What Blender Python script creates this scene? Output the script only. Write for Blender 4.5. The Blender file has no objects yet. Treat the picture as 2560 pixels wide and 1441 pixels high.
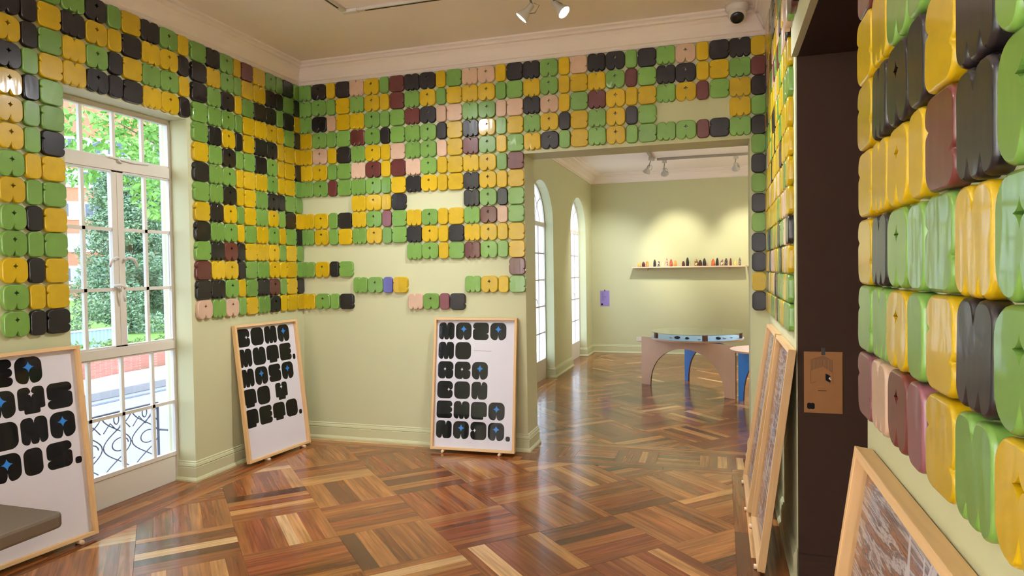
import bpy, bmesh, math, random
from mathutils import Vector, Matrix
random.seed(7)
SC = bpy.context.scene
COL = SC.collection
PI = math.pi

# ------------------------------------------------------------------ camera, sky, exposure
F_PX, YAW, PITCH, ROLL, CAM_H = 1677.0, 0.3017, -0.0264, -0.0146, 1.5
cam_d = bpy.data.cameras.new('camera')
cam_d.sensor_fit = 'HORIZONTAL'; cam_d.sensor_width = 36.0
cam_d.lens = F_PX * 36.0 / 2560.0
cam_d.clip_start = 0.02; cam_d.clip_end = 300
cam = bpy.data.objects.new('camera', cam_d); COL.objects.link(cam)
_f = Vector((-math.sin(YAW) * math.cos(PITCH), math.cos(YAW) * math.cos(PITCH), math.sin(PITCH)))
_r = _f.cross(Vector((0, 0, 1))).normalized(); _u = _r.cross(_f)
_r2 = _r * math.cos(ROLL) + _u * math.sin(ROLL); _u2 = -_r * math.sin(ROLL) + _u * math.cos(ROLL)
_m = Matrix((_r2, _u2, -_f)).transposed().to_4x4(); _m.translation = (0, 0, CAM_H)
cam.matrix_world = _m
SC.camera = cam
SC.view_settings.view_transform = 'Standard'
SC.view_settings.look = 'None'
SC.view_settings.exposure = 0.5
SC.view_settings.gamma = 1.0
SC.view_settings.use_curve_mapping = False
SC.cycles.sample_clamp_indirect = 6.0
SC.cycles.max_bounces = 6
SC.cycles.diffuse_bounces = 4
SC.cycles.glossy_bounces = 3
SC.cycles.transparent_max_bounces = 12
SC.cycles.caustics_reflective = False
SC.cycles.caustics_refractive = False

world = bpy.data.worlds.new('overcast_sky'); SC.world = world
world.use_nodes = True
_bg = world.node_tree.nodes['Background']
_bg.inputs['Color'].default_value = (0.74, 0.86, 1.0, 1)
_bg.inputs['Strength'].default_value = 3.9
WARM = (0.94, 0.965, 1.0)
COOL = (0.82, 0.91, 1.0)

# ------------------------------------------------------------------ measured room (metres)
D = 5.29; L = -3.65; RF = 0.342; RN = 0.318; TB = 0.31; TL = 0.25
CEIL = 3.385; CORN = 3.195
XO1, XO2, ZO = -1.527, 0.211, 2.45
YD1, YD0, ZD = 3.445, 1.69, 2.486
D2 = 11.95; L2 = -2.21; R2 = 2.2; CEIL2 = 3.17; CORN2 = 3.02
REAR = -1.6
WIN = [(2.985, 3.934), (0.65, 1.60)]; WZ = 2.615

# ------------------------------------------------------------------ materials
def lin(c):
    return tuple(((v / 255.0) / 12.92 if v / 255.0 <= 0.04045 else ((v / 255.0 + 0.055) / 1.055) ** 2.4) for v in c)

class NT:
    def __init__(s, name):
        s.m = bpy.data.materials.new(name); s.m.use_nodes = True
        s.t = s.m.node_tree; s.n = s.t.nodes; s.b = s.n['Principled BSDF']; s.out = s.n['Material Output']
    def node(s, ty, **kw):
        n = s.n.new(ty)
        for k, v in kw.items():
            if k in n.inputs.keys(): n.inputs[k].default_value = v
            else: setattr(n, k, v)
        return n
    def link(s, a, b): s.t.links.new(a, b)
    def set(s, **kw):
        for k, v in kw.items():
            k = k.replace('_', ' ')
            s.b.inputs[k].default_value = v
        return s

def plain(name, rgb, rough=0.5, metal=0.0, coat=0.0, bump=0.0, bscale=60.0, var=0.0, vscale=3.0, spec=0.5, coat_rough=0.05):
    t = NT(name); c = (*lin(rgb), 1)
    t.b.inputs['Base Color'].default_value = c
    t.b.inputs['Roughness'].default_value = rough
    t.b.inputs['Metallic'].default_value = metal
    t.b.inputs['Coat Weight'].default_value = coat
    t.b.inputs['Coat Roughness'].default_value = coat_rough
    t.b.inputs['Specular IOR Level'].default_value = spec
    if var or bump:
        tc = t.node('ShaderNodeTexCoord')
    if var:
        nz = t.node('ShaderNodeTexNoise', Scale=vscale, Detail=2.0)
        t.link(tc.outputs['Object'], nz.inputs['Vector'])
        mx = t.node('ShaderNodeMix', data_type='RGBA', blend_type='MIX')
        mx.inputs[6].default_value = (*[v * (1 - var) for v in c[:3]], 1)
        mx.inputs[7].default_value = (*[min(1, v * (1 + var)) for v in c[:3]], 1)
        t.link(nz.outputs['Fac'], mx.inputs[0]); t.link(mx.outputs[2], t.b.inputs['Base Color'])
    if bump:
        n2 = t.node('ShaderNodeTexNoise', Scale=bscale, Detail=1.0)
        t.link(tc.outputs['Object'], n2.inputs['Vector'])
        bp = t.node('ShaderNodeBump', Strength=bump, Distance=0.01)
        t.link(n2.outputs['Fac'], bp.inputs['Height']); t.link(bp.outputs['Normal'], t.b.inputs['Normal'])
    return t.m

M = {}
M['wall'] = plain('wall_paint', (199, 199, 159), 0.55, var=0.03, vscale=1.3)
M['white_paint'] = plain('white_gloss_paint', (226, 220, 210), 0.35, bump=0.04, bscale=30, var=0.03)
M['ceiling'] = plain('ceiling_paint', (248, 236, 232), 0.75, var=0.02, vscale=2)
M['outer_white'] = plain('outdoor_white_plaster', (226, 228, 232), 0.7, bump=0.05, var=0.03)
M['brown_wall'] = plain('brown_wall_paint', (52, 36, 28), 0.9, spec=0.1, bump=0.05, bscale=50, var=0.05)
M['metal'] = plain('brushed_metal', (170, 165, 158), 0.35, 0.9)
M['lamp_metal'] = plain('lamp_grey_enamel', (196, 190, 184), 0.4)
M['track'] = plain('track_enamel', (215, 205, 195), 0.45)
M['dark_metal'] = plain('dark_metal', (60, 58, 62), 0.5, 0.5)
M['iron'] = plain('wrought_iron', (96, 98, 112), 0.6, 0.2)
M['black'] = plain('black_plastic', (16, 16, 18), 0.25)
M['ink'] = plain('black_ink', (9, 9, 9), 0.6, spec=0.15)
M['blue_ink'] = plain('blue_ink', (25, 125, 215), 0.5)
M['paper'] = plain('poster_paper', (238, 235, 246), 0.6, var=0.01)
M['cam_white'] = plain('camera_plastic', (222, 216, 208), 0.4)
M['tape'] = plain('black_tape', (30, 26, 24), 0.5)
M['kraft'] = plain('kraft_paper', (126, 80, 32), 0.7, var=0.06, vscale=20)
M['kraft_dark'] = plain('kraft_print', (98, 62, 26), 0.7)
M['lilac'] = plain('lilac_paper', (150, 132, 205), 0.6)
M['lilac_ink'] = plain('lilac_print', (96, 84, 150), 0.6)
M['mdf'] = plain('raw_mdf', (206, 168, 140), 0.6, var=0.08, vscale=6, bump=0.03)
M['mdf_edge'] = plain('mdf_cut_edge', (96, 62, 46), 0.7)
M['blue'] = plain('blue_paint', (44, 122, 205), 0.45)
M['lav'] = plain('lavender_paint', (150, 175, 215), 0.4)
M['bench'] = plain('brown_leather', (92, 78, 62), 0.55, bump=0.05, bscale=120, var=0.06)
M['peg'] = plain('peg_wood', (226, 196, 160), 0.6, var=0.08, vscale=30)
M['shelf'] = plain('shelf_wood', (232, 200, 176), 0.5, var=0.04, vscale=9)
M['stone_dark'] = plain('dark_stone', (40, 36, 44), 0.35)
M['stone_white'] = plain('white_stone', (225, 225, 230), 0.35)

def glass_mat(name, tint=(1, 1, 1), refl=1.0):
    t = NT(name); t.n.remove(t.b)
    tr = t.node('ShaderNodeBsdfTransparent'); tr.inputs['Color'].default_value = (*tint, 1)
    gl = t.node('ShaderNodeBsdfGlossy'); gl.inputs['Roughness'].default_value = 0.02
    gm = t.node('ShaderNodeNewGeometry'); dt = t.node('ShaderNodeVectorMath', operation='DOT_PRODUCT')
    t.link(gm.outputs['Incoming'], dt.inputs[0]); t.link(gm.outputs['Normal'], dt.inputs[1])
    ab = t.node('ShaderNodeMath', operation='ABSOLUTE'); t.link(dt.outputs['Value'], ab.inputs[0])
    om = t.node('ShaderNodeMath', operation='SUBTRACT', use_clamp=True); om.inputs[0].default_value = 1.0; t.link(ab.outputs[0], om.inputs[1])
    pw = t.node('ShaderNodeMath', operation='POWER'); pw.inputs[1].default_value = 5.0; t.link(om.outputs[0], pw.inputs[0])
    fr = t.node('ShaderNodeMath', operation='MULTIPLY_ADD'); fr.inputs[1].default_value = 0.9; fr.inputs[2].default_value = 0.03; t.link(pw.outputs[0], fr.inputs[0])
    mu = t.node('ShaderNodeMath', operation='MULTIPLY', use_clamp=True); mu.inputs[1].default_value = refl
    mx = t.node('ShaderNodeMixShader')
    t.link(fr.outputs[0], mu.inputs[0]); t.link(mu.outputs[0], mx.inputs[0])
    t.link(tr.outputs[0], mx.inputs[1]); t.link(gl.outputs[0], mx.inputs[2]); t.link(mx.outputs[0], t.out.inputs['Surface'])
    return t.m
M['glass'] = glass_mat('window_glass', (0.97, 0.98, 1.0))
M['frame_glass'] = glass_mat('picture_glass', (0.98, 0.98, 0.98), 0.4)
M['green_glass'] = glass_mat('table_glass', (0.86, 0.93, 0.88), 1.3)

def frosted(name):
    t = NT(name); t.n.remove(t.b)
    a = t.node('ShaderNodeBsdfTranslucent'); a.inputs['Color'].default_value = (0.92, 0.94, 1.0, 1)
    b = t.node('ShaderNodeBsdfTransparent'); b.inputs['Color'].default_value = (0.95, 0.97, 1.0, 1)
    mx = t.node('ShaderNodeMixShader'); mx.inputs[0].default_value = 0.35
    t.link(b.outputs[0], mx.inputs[1]); t.link(a.outputs[0], mx.inputs[2]); t.link(mx.outputs[0], t.out.inputs['Surface'])
    return t.m
M['frosted'] = frosted('frosted_glass')

def emis(name, col, s):
    t = NT(name); t.b.inputs['Base Color'].default_value = (*col, 1)
    t.b.inputs['Emission Color'].default_value = (*col, 1); t.b.inputs['Emission Strength'].default_value = s
    return t.m
M['lens'] = emis('lamp_lens', (1.0, 0.93, 0.80), 14.0)

# glazed tiles: wavy hand-made glaze
def glaze(name, rgb, rough=0.3, coat=0.5):
    t = NT(name); c = lin(rgb)
    tc = t.node('ShaderNodeTexCoord'); oi = t.node('ShaderNodeObjectInfo')
    add = t.node('ShaderNodeVectorMath', operation='ADD')
    sc = t.node('ShaderNodeVectorMath', operation='SCALE'); sc.inputs['Scale'].default_value = 37.0
    cmb = t.node('ShaderNodeCombineXYZ')
    for i in range(3): t.link(oi.outputs['Random'], cmb.inputs[i])
    t.link(cmb.outputs[0], sc.inputs[0]); t.link(tc.outputs['Object'], add.inputs[0]); t.link(sc.outputs[0], add.inputs[1])
    nz = t.node('ShaderNodeTexNoise', Scale=14.0, Detail=2.0); t.link(add.outputs[0], nz.inputs['Vector'])
    mx = t.node('ShaderNodeMix', data_type='RGBA')
    mx.inputs[6].default_value = (*[v * 0.84 for v in c], 1); mx.inputs[7].default_value = (*[min(1, v * 1.13 + 0.004) for v in c], 1)
    t.link(nz.outputs['Fac'], mx.inputs[0])
    hs = t.node('ShaderNodeHueSaturation'); mr = t.node('ShaderNodeMapRange'); mr.inputs[3].default_value = 0.86; mr.inputs[4].default_value = 1.10
    t.link(oi.outputs['Random'], mr.inputs[0]); t.link(mr.outputs[0], hs.inputs['Value']); t.link(mx.outputs[2], hs.inputs['Color'])
    t.link(hs.outputs[0], t.b.inputs['Base Color'])
    mp = t.node('ShaderNodeMapping'); mp.inputs['Scale'].default_value = (26, 26, 9)
    t.link(add.outputs[0], mp.inputs['Vector'])
    n2 = t.node('ShaderNodeTexNoise', Scale=1.0, Detail=1.0); t.link(mp.outputs[0], n2.inputs['Vector'])
    bp = t.node('ShaderNodeBump', Strength=0.2, Distance=0.004); t.link(n2.outputs['Fac'], bp.inputs['Height'])
    t.link(bp.outputs[0], t.b.inputs['Normal']); t.link(bp.outputs[0], t.b.inputs['Coat Normal'])
    t.b.inputs['Roughness'].default_value = rough
    t.b.inputs['Coat Weight'].default_value = coat; t.b.inputs['Coat Roughness'].default_value = 0.07
    t.b.inputs['Specular IOR Level'].default_value = 0.3
    return t.m
GL = {'Y': glaze('yellow_glaze', (192, 158, 8)), 'G': glaze('green_glaze', (103, 140, 59)), 'K': glaze('black_glaze', (24, 18, 19), 0.3, 0.25),
      'P': glaze('pink_glaze', (205, 171, 146)), 'R': glaze('maroon_glaze', (84, 32, 28)), 'V': glaze('violet_glaze', (80, 76, 139)),
      'U': glaze('plum_glare_glaze', (112, 63, 70))}  # plum tone carries window glare on the near bottom row
CNAME = {'Y': 'yellow', 'G': 'green', 'K': 'black', 'P': 'pale pink', 'R': 'maroon', 'V': 'violet', 'U': 'glare-tinted plum'}

def wood_attr(name):
    t = NT(name)
    at = t.node('ShaderNodeAttribute', attribute_name='pcol'); gu = t.node('ShaderNodeAttribute', attribute_name='guv')
    mp = t.node('ShaderNodeMapping'); mp.inputs['Scale'].default_value = (2.2, 55, 1)
    t.link(gu.outputs['Vector'], mp.inputs['Vector'])
    nz = t.node('ShaderNodeTexNoise', Scale=1.0, Detail=4.0, Distortion=0.6); t.link(mp.outputs[0], nz.inputs['Vector'])
    mp2 = t.node('ShaderNodeMapping'); mp2.inputs['Scale'].default_value = (1.2, 9, 1)
    t.link(gu.outputs['Vector'], mp2.inputs['Vector'])
    n2 = t.node('ShaderNodeTexNoise', Scale=1.0, Detail=3.0, Distortion=1.2); t.link(mp2.outputs[0], n2.inputs['Vector'])
    r1 = t.node('ShaderNodeMapRange'); r1.inputs[1].default_value = 0.3; r1.inputs[2].default_value = 0.7; r1.inputs[3].default_value = 0.62; r1.inputs[4].default_value = 1.2
    t.link(nz.outputs['Fac'], r1.inputs[0])
    r2 = t.node('ShaderNodeMapRange'); r2.inputs[1].default_value = 0.3; r2.inputs[2].default_value = 0.7; r2.inputs[3].default_value = 0.72; r2.inputs[4].default_value = 1.18
    t.link(n2.outputs['Fac'], r2.inputs[0])
    mu = t.node('ShaderNodeMath', operation='MULTIPLY'); t.link(r1.outputs[0], mu.inputs[0]); t.link(r2.outputs[0], mu.inputs[1])
    hs = t.node('ShaderNodeHueSaturation'); t.link(mu.outputs[0], hs.inputs['Value']); t.link(at.outputs['Color'], hs.inputs['Color'])
    t.link(hs.outputs[0], t.b.inputs['Base Color'])
    tc = t.node('ShaderNodeTexCoord'); gm = t.node('ShaderNodeNewGeometry')
    n3 = t.node('ShaderNodeTexNoise', Scale=9.0, Detail=2.0); t.link(gm.outputs['Position'], n3.inputs['Vector'])
    rr = t.node('ShaderNodeMapRange'); rr.inputs[3].default_value = 0.16; rr.inputs[4].default_value = 0.30
    t.link(n3.outputs['Fac'], rr.inputs[0]); t.link(rr.outputs[0], t.b.inputs['Roughness'])
    n4 = t.node('ShaderNodeTexNoise', Scale=7.0, Detail=0.0); t.link(gm.outputs['Position'], n4.inputs['Vector'])
    bp = t.node('ShaderNodeBump', Strength=0.12, Distance=0.003); t.link(n4.outputs['Fac'], bp.inputs['Height'])
    t.link(bp.outputs[0], t.b.inputs['Coat Normal'])
    t.b.inputs['Coat Weight'].default_value = 0.35; t.b.inputs['Coat Roughness'].default_value = 0.11
    t.b.inputs['Specular IOR Level'].default_value = 0.2
    return t.m
M['parquet'] = wood_attr('parquet_wood')
M['subfloor'] = plain('parquet_joint', (70, 44, 28), 0.7)

def wood_obj(name, rgb, axis=0, rough=0.5, dark=0.72):
    t = NT(name); c = lin(rgb)
    tc = t.node('ShaderNodeTexCoord'); mp = t.node('ShaderNodeMapping')
    s = [45.0, 45.0, 45.0]; s[axis] = 3.0
    mp.inputs['Scale'].default_value = s; t.link(tc.outputs['Object'], mp.inputs['Vector'])
    nz = t.node('ShaderNodeTexNoise', Scale=1.0, Detail=5.0, Distortion=0.8); t.link(mp.outputs[0], nz.inputs['Vector'])
    mx = t.node('ShaderNodeMix', data_type='RGBA')
    mx.inputs[6].default_value = (*[v * dark for v in c], 1); mx.inputs[7].default_value = (*[min(1, v * 1.12) for v in c], 1)
    t.link(nz.outputs['Fac'], mx.inputs[0]); t.link(mx.outputs[2], t.b.inputs['Base Color'])
    t.b.inputs['Roughness'].default_value = rough
    return t.m
M['pine_v'] = wood_obj('pine_upright', (226, 184, 130), 2)
M['pine_h'] = wood_obj('pine_crosspiece', (230, 190, 138), 0)

def strata(name):
    t = NT(name)
    tc = t.node('ShaderNodeTexCoord')
    mp = t.node('ShaderNodeMapping'); mp.inputs['Scale'].default_value = (1.6, 1, 20)
    t.link(tc.outputs['Object'], mp.inputs['Vector'])
    nz = t.node('ShaderNodeTexNoise', Scale=1.6, Detail=9.0, Distortion=1.1, Roughness=0.72); t.link(mp.outputs[0], nz.inputs['Vector'])
    cr = t.node('ShaderNodeValToRGB')
    e = cr.color_ramp.elements
    e[0].position = 0.34; e[0].color = (*lin((52, 42, 40)), 1); e[1].position = 0.68; e[1].color = (*lin((160, 112, 88)), 1)
    for q, c in ((0.43, (178, 122, 90)), (0.49, (96, 82, 84)), (0.54, (218, 208, 210)), (0.60, (150, 134, 134))):
        k = cr.color_ramp.elements.new(q); k.color = (*lin(c), 1)
    t.link(nz.outputs['Fac'], cr.inputs[0]); t.link(cr.outputs[0], t.b.inputs['Base Color'])
    t.b.inputs['Roughness'].default_value = 0.5
    return t.m
M['strata'] = strata('layered_wood_print')
M['print_white'] = plain('print_white', (222, 214, 218), 0.5)

# ------------------------------------------------------------------ mesh helpers
def tag(o, label=None, cat=None, group=None, kind=None):
    if label: o['label'] = label
    if cat: o['category'] = cat
    if group: o['group'] = group
    if kind: o['kind'] = kind
    return o
def link_obj(name, me, mat=None, parent=None, loc=None, rot=None):
    o = bpy.data.objects.new(name, me); COL.objects.link(o)
    if mat is not None and me is not None and hasattr(me, 'materials') and len(me.materials) == 0: me.materials.append(mat)
    if parent: o.parent = parent
    if loc is not None: o.location = loc
    if rot is not None: o.rotation_euler = rot
    return o
def empty(name, loc=(0, 0, 0), rot=(0, 0, 0), label=None, cat=None, group=None, kind=None):
    o = bpy.data.objects.new(name, None); COL.objects.link(o)
    o.location = loc; o.rotation_euler = rot; o.empty_display_size = 0.1
    return tag(o, label, cat, group, kind)
class MB:
    def __init__(s): s.v = []; s.f = []
    def box(s, a, b):
        x0, y0, z0 = [min(p, q) for p, q in zip(a, b)]; x1, y1, z1 = [max(p, q) for p, q in zip(a, b)]
        n = len(s.v)
        s.v += [(x0, y0, z0), (x1, y0, z0), (x1, y1, z0), (x0, y1, z0), (x0, y0, z1), (x1, y0, z1), (x1, y1, z1), (x0, y1, z1)]
        s.f += [tuple(n + i for i in q) for q in ((3, 2, 1, 0), (4, 5, 6, 7), (0, 1, 5, 4), (1, 2, 6, 5), (2, 3, 7, 6), (3, 0, 4, 7))]
        return s
    def add(s, verts, faces):
        n = len(s.v); s.v += [tuple(v) for v in verts]; s.f += [tuple(n + i for i in q) for q in faces]; return s
    def lathe(s, prof, seg=24, mat=None):
        n = len(s.v); mat = mat or Matrix()
        for (r, z) in prof:
            for k in range(seg):
                a = 2 * PI * k / seg
                s.v.append(tuple(mat @ Vector((r * math.cos(a), r * math.sin(a), z))))
        for i in range(len(prof) - 1):
            for k in range(seg):
                k2 = (k + 1) % seg
                s.f.append((n + i * seg + k, n + i * seg + k2, n + (i + 1) * seg + k2, n + (i + 1) * seg + k))
        s.f.append(tuple(n + k for k in reversed(range(seg)))); s.f.append(tuple(n + (len(prof) - 1) * seg + k for k in range(seg)))
        return s
    def tube(s, pts, r, seg=8, r_end=None):
        pts = [Vector(p) for p in pts]; n = len(s.v); up = Vector((0.13, 0.27, 1)).normalized(); prev = None
        for i, p in enumerate(pts):
            d = (pts[min(i + 1, len(pts) - 1)] - pts[max(i - 1, 0)]).normalized()
            a = d.cross(prev if prev else up)
            if a.length < 1e-4: a = d.cross(Vector((1, 0, 0)))
            a.normalize(); b = d.cross(a); prev = None
            rr = r if r_end is None else r + (r_end - r) * i / (len(pts) - 1)
            for k in range(seg):
                t = 2 * PI * k / seg
                s.v.append(tuple(p + a * (rr * math.cos(t)) + b * (rr * math.sin(t))))
        for i in range(len(pts) - 1):
            for k in range(seg):
                k2 = (k + 1) % seg
                s.f.append((n + i * seg + k, n + i * seg + k2, n + (i + 1) * seg + k2, n + (i + 1) * seg + k))
        s.f.append(tuple(n + k for k in reversed(range(seg)))); s.f.append(tuple(n + (len(pts) - 1) * seg + k for k in range(seg)))
        return s
    def prism(s, poly, z0, z1, mat=None):
        """poly CCW list of (x,y) extruded along z"""
        mat = mat or Matrix(); n = len(s.v); m = len(poly)
        for z in (z0, z1):
            for (x, y) in poly: s.v.append(tuple(mat @ Vector((x, y, z))))
        s.f.append(tuple(n + i for i in reversed(range(m)))); s.f.append(tuple(n + m + i for i in range(m)))
        for i in range(m):
            j = (i + 1) % m; s.f.append((n + i, n + j, n + m + j, n + m + i))
        return s
    def mesh(s, name, smooth=False, fix=True):
        me = bpy.data.meshes.new(name); me.from_pydata(s.v, [], s.f); me.validate()
        if fix:
            bm = bmesh.new(); bm.from_mesh(me); bmesh.ops.recalc_face_normals(bm, faces=bm.faces); bm.to_mesh(me); bm.free()
        if smooth:
            for p in me.polygons: p.use_smooth = True
        return me
    def obj(s, name, mat=None, parent=None, smooth=False, bevel=0, **kw):
        o = link_obj(name, s.mesh(name, smooth), mat, parent, **kw)
        if bevel:
            md = o.modifiers.new('bevel', 'BEVEL'); md.width = bevel; md.segments = 2; md.limit_method = 'ANGLE'
        return o

def sweep(path, prof, side=1):
    """profile (offset from wall, z) along a horizontal polyline; side=1 offset to the left of travel"""
    mb = MB(); n = len(path); m = len(prof); P = [Vector((p[0], p[1])) for p in path]
    for i in range(n):
        d0 = (P[i] - P[i - 1]).normalized() if i else None
        d1 = (P[i + 1] - P[i]).normalized() if i < n - 1 else None
        if d0 is None: d0 = d1
        if d1 is None: d1 = d0
        n0 = Vector((-d0.y, d0.x)) * side; n1 = Vector((-d1.y, d1.x)) * side
        b = n0 + n1; b = b / max(b.dot(n0), 1e-6)
        for (o, z) in prof:
            q = P[i] + b * o; mb.v.append((q.x, q.y, z))
    for i in range(n - 1):
        for k in range(m):
            k2 = (k + 1) % m
            mb.f.append((i * m + k, i * m + k2, (i + 1) * m + k2, (i + 1) * m + k))
    mb.f.append(tuple(range(m))); mb.f.append(tuple((n - 1) * m + k for k in reversed(range(m))))
    return mb

# ------------------------------------------------------------------ room shell
S = 'structure'
def wall(name, boxes, mat, **kw):
    mb = MB()
    for a, b in boxes: mb.box(a, b)
    return tag(mb.obj(name, mat, **kw), kind=S)
TOP = 3.6
xl = L - TL + 0.02
bl = []
edges = [REAR]
for (a, b) in sorted(WIN): edges += [a, b]
edges.append(D)
for i in range(0, len(edges), 2): bl.append(((xl, edges[i], -0.7), (L, edges[i + 1], TOP)))
for (a, b) in WIN:
    bl.append(((xl, a, WZ), (L, b, TOP))); bl.append(((xl, a, -0.7), (L, b, -0.012)))
wall_left = wall('wall_left', bl, M['wall'])
ob = []
for i in range(0, len(edges), 2): ob.append(((L - TL, edges[i], -0.7), (xl, edges[i + 1], TOP)))
for (a, b) in WIN:
    ob.append(((L - TL, a, WZ), (xl, b, TOP))); ob.append(((L - TL, a, -0.7), (xl, b, 0.06)))
wall('wall_outside', ob, M['outer_white'])
wall_back = wall('wall_back', [((L - TL, D, -0.02), (XO1, D + TB, TOP)), ((XO1, D, ZO), (XO2, D + TB, TOP)), ((XO2, D, -0.02), (R2, D + TB, TOP))], M['wall'])
wall_right = wall('wall_right', [((RF, YD1, -0.02), (RF + 0.3, D, TOP)), ((RN + 0.006, YD0, ZD), (RF + 0.3, YD1, TOP)), ((RN, REAR, -0.02), (RN + 0.3, YD0, TOP))], M['wall'])
wall('wall_rear', [((L, REAR - 0.2, -0.02), (RN + 0.3, REAR, TOP))], M['ceiling'])
wall('wall_passage', [((RF + 0.006, YD1 - 0.012, -0.02), (1.9, YD1 - 0.0005, ZD + 0.3)), ((1.7, 0.6, -0.02), (1.9, YD1 - 0.012, ZD + 0.3)),
                      ((RN + 0.3, 0.4, -0.02), (1.9, 0.6, ZD + 0.3)), ((RF + 0.01, 0.6, ZD - 0.004), (1.7, YD1 - 0.012, ZD))], M['brown_wall'])
tag(sweep([(1.7, YD1 - 0.012), (RF + 0.006, YD1 - 0.012)], [(0, 0), (0.022, 0), (0.018, 0.10), (0.01, 0.125), (0, 0.13)]).obj('baseboard_passage', M['brown_wall']), kind=S)
tag(MB().box((L - TL, REAR - 0.2, CEIL), (1.9, D, CEIL + 0.1)).obj('ceiling', M['ceiling']), kind=S)
# second room
A_W = [(7.845, 9.055), (10.185, 11.395)]; A_SP, A_RISE = 2.12, 0.545
def arch_wall():
    """left wall of the far room with two arched openings, built as a prism in (Y,Z)"""
    mb = MB(); x0, x1 = L2 - 0.26, L2
    def slab(poly):
        m = len(poly); n = len(mb.v)
        for x in (x0, x1):
            for (y, z) in poly: mb.v.append((x, y, z))
        mb.f.append(tuple(n + i for i in range(m))); mb.f.append(tuple(n + m + i for i in reversed(range(m))))
        for i in range(m):
            j = (i + 1) % m; mb.f.append((n + i, n + m + i, n + m + j, n + j))
    ys = [D + TB] + [v for w in A_W for v in w] + [D2]
    for i in range(0, len(ys), 2): slab([(ys[i], -0.02), (ys[i + 1], -0.02), (ys[i + 1], TOP), (ys[i], TOP)])
    for (a, b) in A_W:
        c, hw = (a + b) / 2, (b - a) / 2; N = 20
        for k in range(N):
            t0, t1 = PI - PI * k / N, PI - PI * (k + 1) / N
            p0 = (c + hw * math.cos(t0), A_SP + A_RISE * math.sin(t0)); p1 = (c + hw * math.cos(t1), A_SP + A_RISE * math.sin(t1))
            slab([p0, p1, (p1[0], TOP), (p0[0], TOP)])
    return mb
wall_far_left = tag(arch_wall().obj('wall_far_left', M['wall']), kind=S)
wall_far_back = wall('wall_far_back', [((L2 - 0.26, D2, -0.02), (R2 + 0.2, D2 + 0.2, TOP))], M['wall'])
wall('wall_far_right', [((R2, D + TB, -0.02), (R2 + 0.2, D2, TOP))], M['wall'])
tag(MB().box((L2 - 0.26, D + TB, CEIL2), (R2 + 0.2, D2, CEIL2 + 0.1)).obj('ceiling_far', M['ceiling']), kind=S)

# cornices
cp = [(0, CORN), (0.010, CORN), (0.014, CORN + 0.012), (0.009, CORN + 0.014), (0.017, CORN + 0.026), (0.026, CORN + 0.032), (0.034, CORN + 0.07),
      (0.050, CORN + 0.115), (0.066, CORN + 0.135), (0.066, CORN + 0.142), (0.088, CORN + 0.146), (0.094, CORN + 0.160), (0.088, CORN + 0.172), (0.104, CORN + 0.176), (0.106, CEIL), (0, CEIL)]
tag(sweep([(RN, REAR), (RN, YD0), (RF, YD0 + 0.01), (RF, D), (L, D), (L, REAR)], cp).obj('trim_1', M['ceiling']), kind=S)
z0 = CORN2
cp2 = [(0, z0), (0.012, z0), (0.02, z0 + 0.015), (0.03, z0 + 0.018), (0.05, z0 + 0.06), (0.10, z0 + 0.105), (0.15, z0 + 0.12), (0.155, z0 + 0.132), (0.20, z0 + 0.137), (0.205, CEIL2), (0, CEIL2)]
tag(sweep([(R2, D + TB), (R2, D2), (L2, D2), (L2, D + TB)], cp2).obj('trim_2', M['ceiling']), kind=S)
# baseboards
BP = [(0, 0), (0.030, 0), (0.030, 0.012), (0.022, 0.026), (0.017, 0.030), (0.017, 0.100), (0.012, 0.104), (0.017, 0.110), (0.012, 0.128), (0.007, 0.132), (0.008, 0.140), (0, 0.146)]
fx = L - 0.165
for nm, path in (('baseboard_left', [(xo, y) for xo, y in ((XO1 - 0.0, D + TB), (XO1, D), (L, D), (L, WIN[0][1]), (fx, WIN[0][1]))]),
                 ('baseboard_middle', [(fx, WIN[0][0]), (L, WIN[0][0]), (L, WIN[1][1]), (fx, WIN[1][1])]),
                 ('baseboard_right', [(RF, YD1 - 0.01), (RF, D), (XO2, D), (XO2, D + TB)]),
                 ('baseboard_near', [(RN, REAR), (RN, YD0)]),
                 ('baseboard_far_a', [(R2, D2), (L2, D2), (L2, A_W[1][1]), (L2 - 0.13, A_W[1][1])]),
                 ('baseboard_far_b', [(L2 - 0.13, A_W[1][0]), (L2, A_W[1][0]), (L2, A_W[0][1]), (L2 - 0.13, A_W[0][1])]),
                 ('baseboard_far_c', [(L2 - 0.13, A_W[0][0]), (L2, A_W[0][0]), (L2, D + TB), (XO1, D + TB)])):
    tag(sweep(path, BP).obj(nm, M['wall']), kind=S)

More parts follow.
